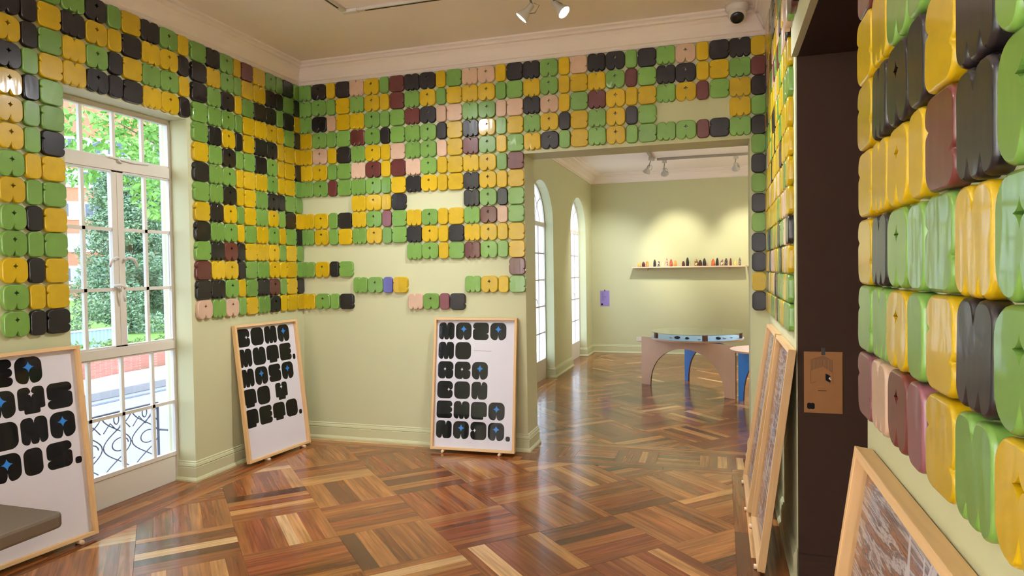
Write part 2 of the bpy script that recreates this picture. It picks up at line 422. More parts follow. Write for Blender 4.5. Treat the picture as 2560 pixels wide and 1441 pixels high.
# ------------------------------------------------------------------ parquet floor
floor = tag(MB().box((L - 0.02, REAR, -0.06), (1.9, D + 0.02, -0.007)).box((L2, D + 0.02, -0.06), (R2, D2, -0.007)).obj('floor', M['subfloor']), kind=S)
PAL = [((150, 90, 45), 5), ((165, 106, 56), 4), ((184, 130, 75), 2), ((130, 73, 36), 4), ((139, 75, 38), 4), ((109, 61, 32), 1.6), ((90, 51, 26), 0.5), ((211, 167, 115), 0.8)]
PCOLS = [c for c, w in PAL]; PWT = [w for c, w in PAL]
def plank_col():
    c = random.choices(PCOLS, PWT)[0]; k = random.uniform(0.9, 1.08)
    return tuple(min(1, v * k) for v in lin(c))
def clip(poly, x0, y0, x1, y1):
    for ax, lim, sgn in ((0, x0, 1), (0, x1, -1), (1, y0, 1), (1, y1, -1)):
        out = []
        for i in range(len(poly)):
            p, q = poly[i], poly[(i + 1) % len(poly)]
            a, b = (p[ax] - lim) * sgn, (q[ax] - lim) * sgn
            if a >= 0: out.append(p)
            if (a >= 0) != (b >= 0):
                t = a / (a - b); out.append((p[0] + (q[0] - p[0]) * t, p[1] + (q[1] - p[1]) * t))
        poly = out
        if len(poly) < 3: return []
    return poly
PLANKS = []   # (poly, grain dir)
def inset(poly, g):
    n = len(poly); out = []
    cx = sum(p[0] for p in poly) / n; cy = sum(p[1] for p in poly) / n
    for (x, y) in poly:
        dx, dy = cx - x, cy - y; l = math.hypot(dx, dy) or 1
        out.append((x + dx / l * g * 1.4, y + dy / l * g * 1.4))
    return out
def area(poly): return abs(sum(poly[i][0] * poly[(i + 1) % len(poly)][1] - poly[(i + 1) % len(poly)][0] * poly[i][1] for i in range(len(poly)))) / 2
def add_plank(poly, g):
    if len(poly) >= 3 and area(poly) > 0.0006:
        s = sum(poly[i][0] * poly[(i + 1) % len(poly)][1] - poly[(i + 1) % len(poly)][0] * poly[i][1] for i in range(len(poly)))
        PLANKS.append((poly if s > 0 else poly[::-1], g))
def strips(total, n, jit=0.35):
    w = [1 + random.uniform(-jit, jit) for _ in range(n)]; s = sum(w); o = [0.0]
    for v in w: o.append(o[-1] + v / s * total)
    return o
OX, OY, SD = -2.810, 3.313, 0.362
def diag_field(x0, y0, x1, y1):
    for i in range(-40, 40):
        for j in range(-40, 40):
            px, py = OX + (i + j) * SD, OY + (-i + j) * SD
            if px + 2 * SD < x0 or px > x1 or py + SD < y0 or py - SD > y1: continue
            st = strips(1.0, random.choice((6, 6, 7)))
            for a, b in zip(st[:-1], st[1:]):
                if (i + j) % 2 == 0: q = [(0, a), (1, a), (1, b), (0, b)]; g = (0.7071, -0.7071)
                else: q = [(a, 0), (b, 0), (b, 1), (a, 1)]; g = (0.7071, 0.7071)
                poly = [(px + (u + v) * SD, py + (-u + v) * SD) for u, v in q]
                add_plank(clip(poly, x0, y0, x1, y1), g)
def long_boards(x0, y0, x1, y1, n, along, lmin=1.1, lmax=2.0):
    tot = (x1 - x0) if along == 'y' else (y1 - y0); st = strips(tot, n, 0.12)
    for a, b in zip(st[:-1], st[1:]):
        lo, hi = (y0, y1) if along == 'y' else (x0, x1); p = lo - random.uniform(0, lmin)
        while p < hi:
            q = p + random.uniform(lmin, lmax); s0, s1 = max(p, lo), min(q, hi)
            if s1 - s0 > 0.02:
                if along == 'y': add_plank([(x0 + a, s0), (x0 + b, s0), (x0 + b, s1), (x0 + a, s1)], (0, 1))
                else: add_plank([(s0, y0 + a), (s1, y0 + a), (s1, y0 + b), (s0, y0 + b)], (1, 0))
            p = q
BX0, BX1, BY = -3.373, 0.068, 5.05
diag_field(BX0, 0.4, BX1, BY)
long_boards(L - 0.16, WIN[0][0], L, WIN[0][1], 2, 'y')
long_boards(L, 0.4, BX0, BY, 4, 'y')
long_boards(BX1, 0.4, RF if True else 0, BY, 4, 'y')
long_boards(RF, YD0, 1.7, YD1, 14, 'y')
long_boards(L, BY, XO1, D, 3, 'x'); long_boards(XO1, BY, RF, 5.2, 2, 'x')
k = 0; x = -0.807 - 0.322 * 3
while x < XO2:
    st = strips(0.322, 5, 0.25) if (k % 2) else strips(0.32, 5, 0.25)
    for a, b in zip(st[:-1], st[1:]):
        if k % 2: add_plank(clip([(x + a, 5.2), (x + b, 5.2), (x + b, 5.52), (x + a, 5.52)], XO1, 5, XO2, 6), (0, 1))
        else: add_plank(clip([(x, 5.2 + a), (x + 0.322, 5.2 + a), (x + 0.322, 5.2 + b), (x, 5.2 + b)], XO1, 5, XO2, 6), (1, 0))
    x += 0.322; k += 1
long_boards(XO1, 5.52, XO2, D + TB, 1, 'x'); long_boards(L2, D + TB, R2, 5.70, 1, 'x')
long_boards(L2, 5.70, L2 + 0.22, D2, 3, 'y'); long_boards(L2 + 0.22, D2 - 0.22, R2, D2, 3, 'x')
diag_field(L2 + 0.22, 5.70, R2, D2 - 0.22)
for (a, b) in A_W: long_boards(L2 - 0.13, a, L2, b, 2, 'y')

def pix(p):
    d = Vector((p[0], p[1], 0)) - Vector((0, 0, CAM_H)); z = d.dot(_f)
    if z < 0.2: return None
    return 1280 + F_PX * d.dot(_r2) / z, 720.5 - F_PX * d.dot(_u2) / z
def seen(poly):
    pp = [pix(p) for p in poly]
    if any(q is None for q in pp): return 0
    pp = clip(pp, 0, 700, 2560, 1441)
    return area(pp) if len(pp) >= 3 else 0
order = sorted(range(len(PLANKS)), key=lambda i: -seen(PLANKS[i][0]))
def plank_mesh(items, name, centred):
    V = []; Fc = []; C = []; G = []
    for poly, g in items:
        cx = sum(p[0] for p in poly) / len(poly) if centred else 0; cy = sum(p[1] for p in poly) / len(poly) if centred else 0
        q = inset(poly, 0.0006); n = len(V); m = len(q); zt = random.uniform(-0.0004, 0.0004)
        col = plank_col(); o1, o2 = random.uniform(0, 90), random.uniform(0, 90)
        for z, pl in ((-0.0068, q), (zt - 0.0006, q), (zt, inset(q, 0.0006))):
            for (x, y) in pl:
                V.append((x - cx, y - cy, z)); C += [*col, 1.0]
                G += [o1 + x * g[0] + y * g[1], o2 - x * g[1] + y * g[0], 0.0]
        Fc.append(tuple(n + 2 * m + i for i in range(m)))
        for r in (0, 1):
            for i in range(m):
                j = (i + 1) % m; Fc.append((n + r * m + i, n + r * m + j, n + (r + 1) * m + j, n + (r + 1) * m + i))
    me = bpy.data.meshes.new(name); me.from_pydata(V, [], Fc)
    a = me.attributes.new('pcol', 'FLOAT_COLOR', 'POINT'); a.data.foreach_set('color', C)
    a = me.attributes.new('guv', 'FLOAT_VECTOR', 'POINT'); a.data.foreach_set('vector', G)
    me.materials.append(M['parquet'])
    return me
for i in order[:298]:
    poly, g = PLANKS[i]
    c = (sum(p[0] for p in poly) / len(poly), sum(p[1] for p in poly) / len(poly), 0)
    link_obj('parquet_strip', plank_mesh([PLANKS[i]], 'parquet_strip', True), None, floor, loc=c)
tag(link_obj('distant_parquet', plank_mesh([PLANKS[i] for i in order[298:]], 'distant_parquet', False), None, floor), kind='stuff')

# ------------------------------------------------------------------ glyph outlines
def side_path(cusps, r):
    """one side from 0 to 1 (unit), inward depth as second value; corner cut r at the ends is added elsewhere"""
    pts = []
    for (p, d, wd) in cusps:
        for k in range(0, 5):
            t = k / 4 * PI / 2; pts.append((p - wd + wd * math.sin(t), d * (1 - math.cos(t))))
        for k in range(3, -1, -1):
            t = k / 4 * PI / 2; pts.append((p + wd - wd * math.sin(t), d * (1 - math.cos(t))))
    return pts
def outline(w, h, top=(), right=(), bottom=(), left=(), r=0.28, seg=6):
    """rounded block with pointed notches; CCW from bottom-left; notch (pos 0-1, depth, half-width) in units of w / h"""
    rr = min(w, h) * r; P = []
    def fit(cs, length):
        e = rr / length
        return [(p, d, min(q, p - e - 0.004, 1 - e - p - 0.004)) for p, d, q in cs]
    top, bottom, left, right = fit(top, w), fit(bottom, w), fit(left, h), fit(right, h)
    def corner(cx, cy, a0):
        for k in range(seg + 1):
            a = a0 + PI / 2 * k / seg; P.append((cx + rr * math.cos(a), cy + rr * math.sin(a)))
    corner(rr, rr, PI)
    for (s, d) in side_path(sorted(bottom), r): P.append((s * w, d * h))
    corner(w - rr, rr, 1.5 * PI)
    for (s, d) in side_path(sorted(right), r): P.append((w - d * w, s * h))
    corner(w - rr, h - rr, 0)
    for (s, d) in side_path([(1 - p, dd, ww) for p, dd, ww in sorted(top, reverse=True)], r): P.append((w - s * w, h - d * h))
    corner(rr, h - rr, PI / 2)
    for (s, d) in side_path([(1 - p, dd, ww) for p, dd, ww in sorted(left, reverse=True)], r): P.append((d * w, h - s * h))
    out = []
    for p in P:
        if not out or math.hypot(p[0] - out[-1][0], p[1] - out[-1][1]) > 1e-5: out.append(p)
    return out
def fillet(pts, rads, seg=5):
    out = []; n = len(pts)
    for i in range(n):
        p0, p, p1 = Vector(pts[i - 1]), Vector(pts[i]), Vector(pts[(i + 1) % n]); r = rads[i]
        a = (p0 - p); b = (p1 - p); la, lb = a.length, b.length; a.normalize(); b.normalize()
        r = min(r, la * 0.49, lb * 0.49)
        s, e = p + a * r, p + b * r
        for k in range(seg + 1):
            t = k / seg; q = s * (1 - t) ** 2 + p * 2 * t * (1 - t) + e * t * t; out.append((q.x, q.y))
    return out
def star(cx, cy, a, b=None):
    b = b or a; o = []
    for k in range(4):
        t0 = PI / 2 * k
        for j in range(4):
            t = j / 4; p0 = Vector((math.cos(t0), math.sin(t0))); p1 = Vector((math.cos(t0 + PI / 2), math.sin(t0 + PI / 2)))
            c = (p0 + p1) * 0.17; q = p0 * (1 - t) ** 2 + c * 2 * t * (1 - t) + p1 * t * t
            o.append((cx + q.x * a, cy + q.y * b))
    return o
M_O = dict(top=[(.5, .18, .16)], bottom=[(.335, .165, .115), (.665, .165, .115)], r=.22)
A_O = dict(bottom=[(.5, .25, .17)], r=.30)
Z_O = dict(left=[(.64, .10, .12)], right=[(.36, .10, .12)], r=.24)
def glyph(c):
    o = outline
    if c == 'M': return o(1, 1, top=[(.5, .22, .15)], bottom=[(.335, .20, .11), (.665, .20, .11)], r=.22)
    if c == 'A': return o(1, 1, bottom=[(.5, .30, .15)], r=.30)
    if c == 'Z': return o(1, 1, left=[(.64, .15, .14)], right=[(.36, .15, .14)], r=.21)
    if c == 'S': return o(1, 1, right=[(.64, .17, .15)], left=[(.36, .17, .15)], r=.22)
    if c == 'O': return o(1, 1, r=.30)
    if c == 'I': return o(.70, 1, r=.36)
    if c == 'C': return o(1, 1, right=[(.5, .16, .16)], r=.26)
    if c == 'J': return o(1, 1, left=[(.5, .16, .16)], r=.26)
    if c == 'U': return o(1, 1, top=[(.5, .20, .13)], r=.27)
    if c == 'E': return o(1, 1, right=[(.34, .15, .14), (.66, .15, .14)], r=.19)
    if c == 'N': return o(1, 1, top=[(.62, .24, .14)], bottom=[(.40, .24, .14)], r=.24)
    if c == 'R': return o(1, 1, right=[(.52, .09, .12)], bottom=[(.5, .17, .13)], r=.26)
    if c == 'K': return o(1, 1, right=[(.52, .16, .14)], bottom=[(.52, .12, .11)], r=.26)
    if c == 'T': return fillet([(.18, 0), (.82, 0), (.82, .17), (1, .17), (1, 1), (0, 1), (0, .17), (.18, .17)], [.12, .12, .01, .14, .3, .3, .14, .01])
    if c == 'Y':
        b = fillet([(.2, 0), (.8, 0), (.8, .17), (1, .17), (1, 1), (.58, 1), (.5, .82), (.42, 1), (0, 1), (0, .17), (.2, .17)], [.12, .12, .01, .14, .24, .14, .01, .14, .24, .14, .01])
        return b
    if c == 'P': return fillet([(0, 0), (.78, 0), (.78, .17), (1, .17), (1, 1), (0, 1)], [.24, .16, .02, .14, .30, .30])
    if c == '.': return o(.27, .27, r=.36)
    if c == ',': return o(.24, .32, r=.40)

# ------------------------------------------------------------------ letter tiles
TH = 0.026
def tile_mesh(kind, w, h):
    if kind == 'M': P = outline(w, h, **M_O)
    elif kind == 'A': P = outline(w, h, **A_O)
    elif kind == 'Z': P = outline(w, h, **Z_O)
    else: P = outline(w, h, r=.34)
    P = [(x - w / 2, y - h / 2) for x, y in P]; n = len(P)
    def off(d):
        out = []
        for i in range(n):
            a = Vector(P[i]) - Vector(P[i - 1]); b = Vector(P[(i + 1) % n]) - Vector(P[i]); a.normalize(); b.normalize()
            na, nb = Vector((-a.y, a.x)), Vector((-b.y, b.x)); s = na + nb
            s = s / max(s.length, 1e-6) * min(1.6, 1 / max(0.3, (s / max(s.length, 1e-6)).dot(na)))
            out.append((P[i][0] + s.x * d, P[i][1] + s.y * d))
        return out
    bm = bmesh.new(); rings = []
    for d, z in ((0, 0), (0, TH - 0.007), (0.0018, TH - 0.0025), (0.0055, TH)):
        rings.append([bm.verts.new((x, -z, y)) for x, y in off(d)])
    for a, b in zip(rings[:-1], rings[1:]):
        for i in range(n):
            j = (i + 1) % n; f = bm.faces.new((a[i], a[j], b[j], b[i])); f.smooth = True
    bm.edges.ensure_lookup_table()
    es = [bm.edges.get((rings[-1][i], rings[-1][(i + 1) % n])) for i in range(n)]
    if kind == 'A':
        s = star(0, h * 0.17, 0.017, 0.017)
        t = [bm.verts.new((x, -TH, y)) for x, y in s]; b0 = [bm.verts.new((x, -0.001, y)) for x, y in s]; m = len(s)
        for i in range(m):
            j = (i + 1) % m; bm.faces.new((t[j], t[i], b0[i], b0[j]))
        es += [bm.edges.get((t[i], t[(i + 1) % m])) for i in range(m)]
    bmesh.ops.triangle_fill(bm, use_beauty=True, use_dissolve=False, edges=es)
    bmesh.ops.recalc_face_normals(bm, faces=bm.faces)
    me = bpy.data.meshes.new('letter_tile_' + kind); bm.to_mesh(me); bm.free()
    me.materials.append(GL['Y'])
    return me
_tc = {}
def tile(wallobj, kind, colr, width, height, pos, rotz):
    key = (kind, round(width, 2), round(height, 2))
    if key not in _tc: _tc[key] = tile_mesh(kind, key[1], key[2])
    o = bpy.data.objects.new('letter_tile', _tc[key]); COL.objects.link(o); o.parent = wallobj
    o.material_slots[0].link = 'OBJECT'; o.material_slots[0].material = GL[colr]
    j = random.uniform
    o.location = (pos[0] + j(-.001, .001), pos[1] + j(-.001, .001), pos[2] + j(-.0015, .0015))
    o.rotation_euler = (j(-.012, .012), j(-.012, .012), rotz + j(-.012, .012))
    o['label'] = '%s glazed tile shaped like a letter %s' % (CNAME[colr], kind)
    return o
WD = {'M': .142, 'A': .150, 'I': .097, 'Z': .142}
GAP = 0.004
ROWZ = lambda r, zt=3.122, p=0.1445: zt - p * r
BACK = ["GKYKPYGRKKYGPPYKKGYPKKGKGPYKKY", "GGGYGYYRGYGYYYGGYGYYYGRGKKYYGR", "GKPYYGGGRKPPGGPPKPYGRYYYGYRGYK", "YGGGRGKGGGKYKYGYGYKYGYKG....YG",
        "YPYKGYYPGGPYRGYGYKGYGYGGGGRKGK", "YYGGPRYRPGYYYYGR", "GGRGGGGYKYYYKYYY", "....YYYK....KGKG", "YYGKYGUGYGYYGRPG", "GYGYGYGGKYYKYYYY", "........GGYGRGGY",
        "GYKG...........R", "....GGVY....GYYG", "YGGK....PGUK...."]
colx = []; x = L + 0.004
for k in range(30):
    ch = 'MAIZ'[k % 4] if k < 28 else 'MI'[k - 28]
    w = WD[ch] if k < 28 else (.150, .110)[k - 28]
    colx.append((x, w, ch)); x += w
for r, row in enumerate(BACK):
    for k, c in enumerate(row):
        if c == '.': continue
        x0, w, ch = colx[k]
        tile(wall_back, ch, c, w - GAP, 0.141, (x0 + w / 2, D, ROWZ(r)), 0)
x0, w, ch = colx[29]
for i, c in enumerate("GKGKGKKYK"): tile(wall_back, 'I', c, w - 0.008, 0.136, (x0 + w / 2 - 0.004, D, 3.135 - 0.1453 * (5 + i)), 0)
# left wall (reads along +Y)
LB = [3.968, 4.121, 4.262, 4.413, 4.499, 4.644, 4.793, 4.935, 5.031, 5.181, 5.286]
LC = 'ZMAIZMAIZI'
LEFT = ["GKGYRYGGKG", "KYGGYYKKGK", "KGKYGKKGKY", "GGGGYYYYGK", "GKYKYKKYYY", "YGKGGKGYYK", "KGGYYYGYYG", "GGKYYGKKGG", "YKYGYGYGKY", "KGGYGYGYGK", "GKRKYYYGYG", "RYYKGGYYYG", "KKGYGKRGYK", "PGPGYGKYYY"]
LZ = lambda r: 3.124 - 0.1447 * r
for r, row in enumerate(LEFT):
    for k, c in enumerate(row):
        ch = LC[k] if not (r == 13 and k == 0) else 'A'
        a, b = LB[k], LB[k + 1]
        tile(wall_left, ch, c, b - a - GAP, 0.141, (L, (a + b) / 2, LZ(r)), PI / 2)
WB = [2.588, 2.732, 2.829, 2.973, 3.126, 3.281, 3.383, 3.538, 3.687, 3.847, 3.95]
WC = 'AIZMAIZMAI'
COLS = {0: ".KYKYYYGYGGYGG", 1: ".KKGKGGYGKGKYK", 2: "GYGYGGKYGYGYYK", 3: "GKYY", 4: "KYGK", 5: "GYKK", 6: "YKYK", 7: "KYGY", 8: "GYGY", 9: "YKYK"}
for k, s in COLS.items():
    a, b = WB[k], WB[k + 1]
    for r, c in enumerate(s):
        if c != '.': tile(wall_left, WC[k], c, b - a - GAP, 0.141, (L, (a + b) / 2, LZ(r) + 0.004), PI / 2)
# right wall, far stretch and over the doorway (reads along -Y)
rng = random.Random(21)
y = D - 0.03; seq = 0; first = True
fr = []
while y > 2.35:
    ch = 'MAIZ'[seq % 4]; w = WD[ch]
    fr.append((y - w / 2, w, ch)); y -= w; seq += 1
near_col = None
for k, (yc, w, ch) in enumerate(fr):
    over = yc - w / 2 < YD1 + 0.004
    for r in range(14):
        z = ROWZ(r, 3.125, 0.1445)
        if over and z < ZD + 0.075: continue
        if over and r < 2: continue
        if r < 4: c = rng.choices('PGKYR', (5, 5, 4, 4, 1))[0]
        elif r < 10: c = rng.choices('YGPK', (9, 2, 1, 1.4))[0]
        else: c = rng.choices('YGPKR', (5, 4, 2, 2, .4))[0]
        tile(wall_right, ch, c, w - GAP, 0.138, ((RN + 0.006 if over else RF), yc, z), -PI / 2)
# right wall, near stretch
nb = [1.662, 1.517, 1.388, 1.245, 1.150, 1.012, 0.880, 0.74]
nc = 'ZMAIZMA'
NEAR = {7: "RKGGYKG", 8: "YYGGGYK", 9: "YKKKYKG", 10: "YYYYRKG", 11: "YKGGGYG", 12: "GGYGYKG", 13: "UPRUYGY"}  # bottom-row plum: maroon and black tiles with glare put into the colour
for r, s in NEAR.items():
    z = 1.243 + (13 - r) * 0.1430
    for k, c in enumerate(s):
        a, b = nb[k + 1], nb[k]
        tile(wall_right, nc[k], c, b - a - GAP, 0.140, (RN, (a + b) / 2, z), -PI / 2)

# ------------------------------------------------------------------ windows
def portal(loc, rot, sx, sy):
    l = bpy.data.lights.new('daylight_portal', 'AREA'); l.shape = 'RECTANGLE'; l.size = sx; l.size_y = sy; l.cycles.is_portal = True
    o = bpy.data.objects.new('daylight_portal', l); COL.objects.link(o); o.location = loc; o.rotation_euler = rot
    return o
def main_window(name, a, b):
    """white glazed double door: frame as root, panes and hardware as parts"""
    X = L - 0.17; t = 0.022; s = b - a; sc = s / 0.949
    Y = lambda v: a + (v - 2.985) * sc
    mb = MB()
    def bar(y0, y1, z0, z1, d=t): mb.box((X - d, Y(y0), z0), (X + d, Y(y1), z1))
    bar(2.985, 3.012, -0.01, WZ); bar(3.916, 3.934, -0.01, WZ); bar(3.0, 3.93, 2.592, WZ)
    bar(3.0, 3.93, 2.195, 2.272, 0.026)
    bar(3.0, 3.93, 0.968, 1.030, 0.026)
    root = tag(mb.obj(name, M['white_paint'], bevel=0.003), kind=S)
    pn = MB().box((X - 0.012, Y(3.0), 0.0), (X + 0.012, Y(3.93), 0.200)).box((X - 0.018, Y(3.0), 0.188), (X + 0.018, Y(3.93), 0.208)).obj('kick_panel', M['white_paint'], root, bevel=0.002)
    def leaf(y0, y1, ym, z0, z1, zs, nm, st):
        m = MB(); d = 0.018
        for q in ((y0, y0 + st[0], z0, z1), (y1 - st[1], y1, z0, z1), (y0, y1, z0, z0 + 0.012), (y0, y1, z1 - 0.012, z1)):
            m.box((X - d, Y(q[0]), q[2]), (X + d, Y(q[1]), q[3]))
        f = m.obj(nm, M['white_paint'], root, bevel=0.002)
        for yy in ym: MB().box((X - 0.010, Y(yy - 0.011), z0), (X + 0.012, Y(yy + 0.011), z1)).obj('glazing_bar', M['white_paint'], f)
        for zz in zs: MB().box((X - 0.010, Y(y0), zz - 0.011), (X + 0.012, Y(y1), zz + 0.011)).obj('glazing_bar', M['white_paint'], f)
        ys = [y0 + st[0]] + list(ym) + [y1 - st[1]]; zz = [z0 + 0.01] + list(zs) + [z1 - 0.01]
        for i in range(len(ys) - 1):
            for j in range(len(zz) - 1):
                MB().box((X - 0.002, Y(ys[i]), zz[j]), (X + 0.002, Y(ys[i + 1]), zz[j + 1])).obj('pane', M['glass'], f)
        return f
    leaf(3.012, 3.916, (3.226, 3.464, 3.697), 2.272, 2.592, (), 'transom_light', (0.004, 0.004))
    cl = leaf(3.012, 3.470, (3.226,), 1.030, 2.195, (1.808, 1.411), 'casement', (0.004, 0.040))
    cr = leaf(3.472, 3.916, (3.706,), 1.030, 2.195, (1.808, 1.411), 'casement', (0.050, 0.004))
    leaf(3.012, 3.916, (3.232, 3.480, 3.730), 0.205, 0.968, (0.580,), 'lower_light', (0.004, 0.004))
    # hardware
    for yy, c, sg in ((3.440, cl, -1), (3.510, cr, 1)):
        m = MB().tube([(X + 0.02, Y(yy), 1.61), (X + 0.05, Y(yy), 1.61)], 0.008, 8)
        m.tube([(X + 0.05, Y(yy), 1.615), (X + 0.055, Y(yy + sg * 0.02), 1.62), (X + 0.055, Y(yy + sg * 0.05), 1.61), (X + 0.055, Y(yy + sg * 0.075), 1.56)], 0.009, 8)
        m.obj('handle', M['white_paint'], c, True)
    m = MB().tube([(X + 0.02, Y(3.425), 1.435), (X + 0.05, Y(3.45), 1.440), (X + 0.055, Y(3.48), 1.425), (X + 0.03, Y(3.515), 1.43)], 0.010, 8)
    m.tube([(X + 0.05, Y(3.46), 1.43), (X + 0.055, Y(3.465), 1.38), (X + 0.055, Y(3.475), 1.33)], 0.007, 8)
    m.obj('latch', M['white_paint'], root, True)
    m = MB().tube([(X + 0.03, Y(3.40), 2.275), (X + 0.035, Y(3.48), 2.27), (X + 0.035, Y(3.60), 2.262), (X + 0.03, Y(3.72), 2.268)], 0.006, 8)
    m.tube([(X + 0.03, Y(3.47), 2.275), (X + 0.045, Y(3.475), 2.255), (X + 0.03, Y(3.50), 2.25)], 0.007, 8)
    m.obj('stay_bar', M['white_paint'], root, True)
    portal((X - 0.06, (a + b) / 2, WZ / 2 + 0.1), (0, -PI / 2, 0), WZ - 0.2, b - a)
    return root
main_window('window_1', *WIN[0]); main_window('window_2', *WIN[1])

def arch_window(name, a, b):
    X = L2 - 0.14; c, hw = (a + b) / 2, (b - a) / 2; N = 20
    def arc(r_in, z_in, N=N): return [(c + (hw - r_in) * math.cos(PI - PI * k / N), A_SP + (A_RISE - z_in) * math.sin(PI - PI * k / N)) for k in range(N + 1)]
    o, i_ = arc(0, 0), arc(0.022, 0.022)
    mb = MB()
    for k in range(N):
        q = [o[k], o[k + 1], i_[k + 1], i_[k]]
        mb.add([(X - 0.02, y, z) for y, z in q] + [(X + 0.02, y, z) for y, z in q], [(3, 2, 1, 0), (4, 5, 6, 7), (0, 1, 5, 4), (1, 2, 6, 5), (2, 3, 7, 6), (3, 0, 4, 7)])
    mb.box((X - 0.02, a, -0.01), (X + 0.02, a + 0.022, A_SP)).box((X - 0.02, b - 0.022, -0.01), (X + 0.02, b, A_SP))
    mb.box((X - 0.024, a, A_SP - 0.03), (X + 0.024, b, A_SP + 0.03)).box((X - 0.016, a, 0), (X + 0.016, b, 0.27))
    root = tag(mb.obj(name, M['white_paint']), kind=S)
    zs = [0.27 + (A_SP - 0.30) * k / 5 for k in range(6)]; ys = [a + 0.022 + (b - a - 0.044) * k / 4 for k in range(5)]
    for z in zs[1:5]: MB().box((X - 0.008, a, z - 0.008), (X + 0.012, b, z + 0.008)).obj('glazing_bar', M['dark_trim'], root)
    for k, y in enumerate(ys[1:4]):
        w = 0.02 if k == 1 else 0.008
        MB().box((X - 0.008, y - w, 0.27), (X + 0.012, y + w, A_SP)).obj('glazing_bar', M['dark_trim'], root)
    for i in range(4):
        for j in range(5): MB().box((X - 0.002, ys[i], zs[j]), (X + 0.002, ys[i + 1], zs[j + 1])).obj('pane', M['frosted'], root)
    # fanlight
    n = len(i_); pts = [(X - 0.002, y, z) for y, z in i_] + [(X + 0.002, y, z) for y, z in i_]
    MB().add(pts, [tuple(reversed(range(n))), tuple(range(n, 2 * n))]).obj('fanlight_pane', M['frosted'], root)
    for s in (-1, 1):
        pl = [(X, c + s * (hw - 0.03) * (1 - 0.45 * math.sin(t) - 0.0) * 1.0 * math.cos(0), A_SP + 0.03 + 0.36 * math.sin(t)) for t in [PI / 2 * k / 8 for k in range(9)]]
        pl = [(X, c + s * (0.03 + (hw * 0.62) * (k / 10)), A_SP + 0.03 + 0.40 * math.sin(PI * (0.5 + 0.5 * k / 10))) for k in range(11)]
        MB().tube(pl, 0.008, 6).obj('fanlight_bar', M['dark_trim'], root)
        pl = [(X, c + s * (hw * 0.30 + hw * 0.5 * (1 - math.cos(PI / 2 * k / 8))), A_SP + 0.03 + 0.36 * math.sin(PI / 2 * k / 8) * 0.9) for k in range(9)]
        MB().tube(pl, 0.008, 6).obj('fanlight_bar', M['dark_trim'], root)
    MB().tube([(X + 0.03, c + 0.02, 1.12), (X + 0.05, c + 0.04, 1.10), (X + 0.05, c + 0.08, 1.05)], 0.007, 6).obj('handle', M['white_paint'], root)
    portal((X - 0.06, c, (A_SP + A_RISE) / 2), (0, -PI / 2, 0), A_SP + A_RISE, b - a)
M['dark_trim'] = plain('window_bar_paint', (196, 180, 176), 0.45)
arch_window('window_3', *A_W[0]); arch_window('window_4', *A_W[1])

# ------------------------------------------------------------------ framed posters
def frame_parts(root, w, h, dep=0.036, rail=0.020, pic=None, pegs=True):
    pv, ph = M['pine_v'], M['pine_h']
    for x0 in (0, w - rail): MB().box((x0, 0, 0), (x0 + rail, dep, h)).obj('frame_rail', pv, root, bevel=0.0015)
    for z0 in (0, h - rail): MB().box((rail, 0.0004, z0), (w - rail, dep, z0 + rail)).obj('frame_rail', ph, root, bevel=0.0015)
    MB().box((rail - 0.002, 0.031, rail - 0.002), (w - rail + 0.002, 0.0355, h - rail + 0.002)).obj('backing_board', M['mdf'], root)
    p = MB().box((rail - 0.002, 0.0295, rail - 0.002), (w - rail + 0.002, 0.031, h - rail + 0.002)).obj('poster_sheet', pic or M['paper'], root)
    MB().box((rail - 0.001, 0.021, rail - 0.001), (w - rail + 0.001, 0.023, h - rail + 0.001)).obj('glass_pane', M['frame_glass'], root)
    return p
def pegs(root, spots, lean):
    """short dowels lying under the bottom rail; local axes of the leaning frame are undone"""
    for (x, y) in spots:
        m = MB(); R = Matrix.Rotation(-lean, 4, 'X')
        c = R @ Vector((0, 0, 0))
        base = Matrix.Translation((x, 0, 0)) @ Matrix.Rotation(-lean, 4, 'X').inverted() if False else None
        o = MB().lathe([(0.011, 0), (0.0125, 0.002), (0.0125, 0.052), (0.011, 0.054)], 14).obj('foot_peg', M['peg'], root, True)
        # dowel axis horizontal, running front to back in the world
        o.matrix_local = Matrix.Rotation(lean, 4, 'X') @ Matrix.Translation((x, -0.012, -0.0145)) @ Matrix.Rotation(-PI / 2, 4, 'X')
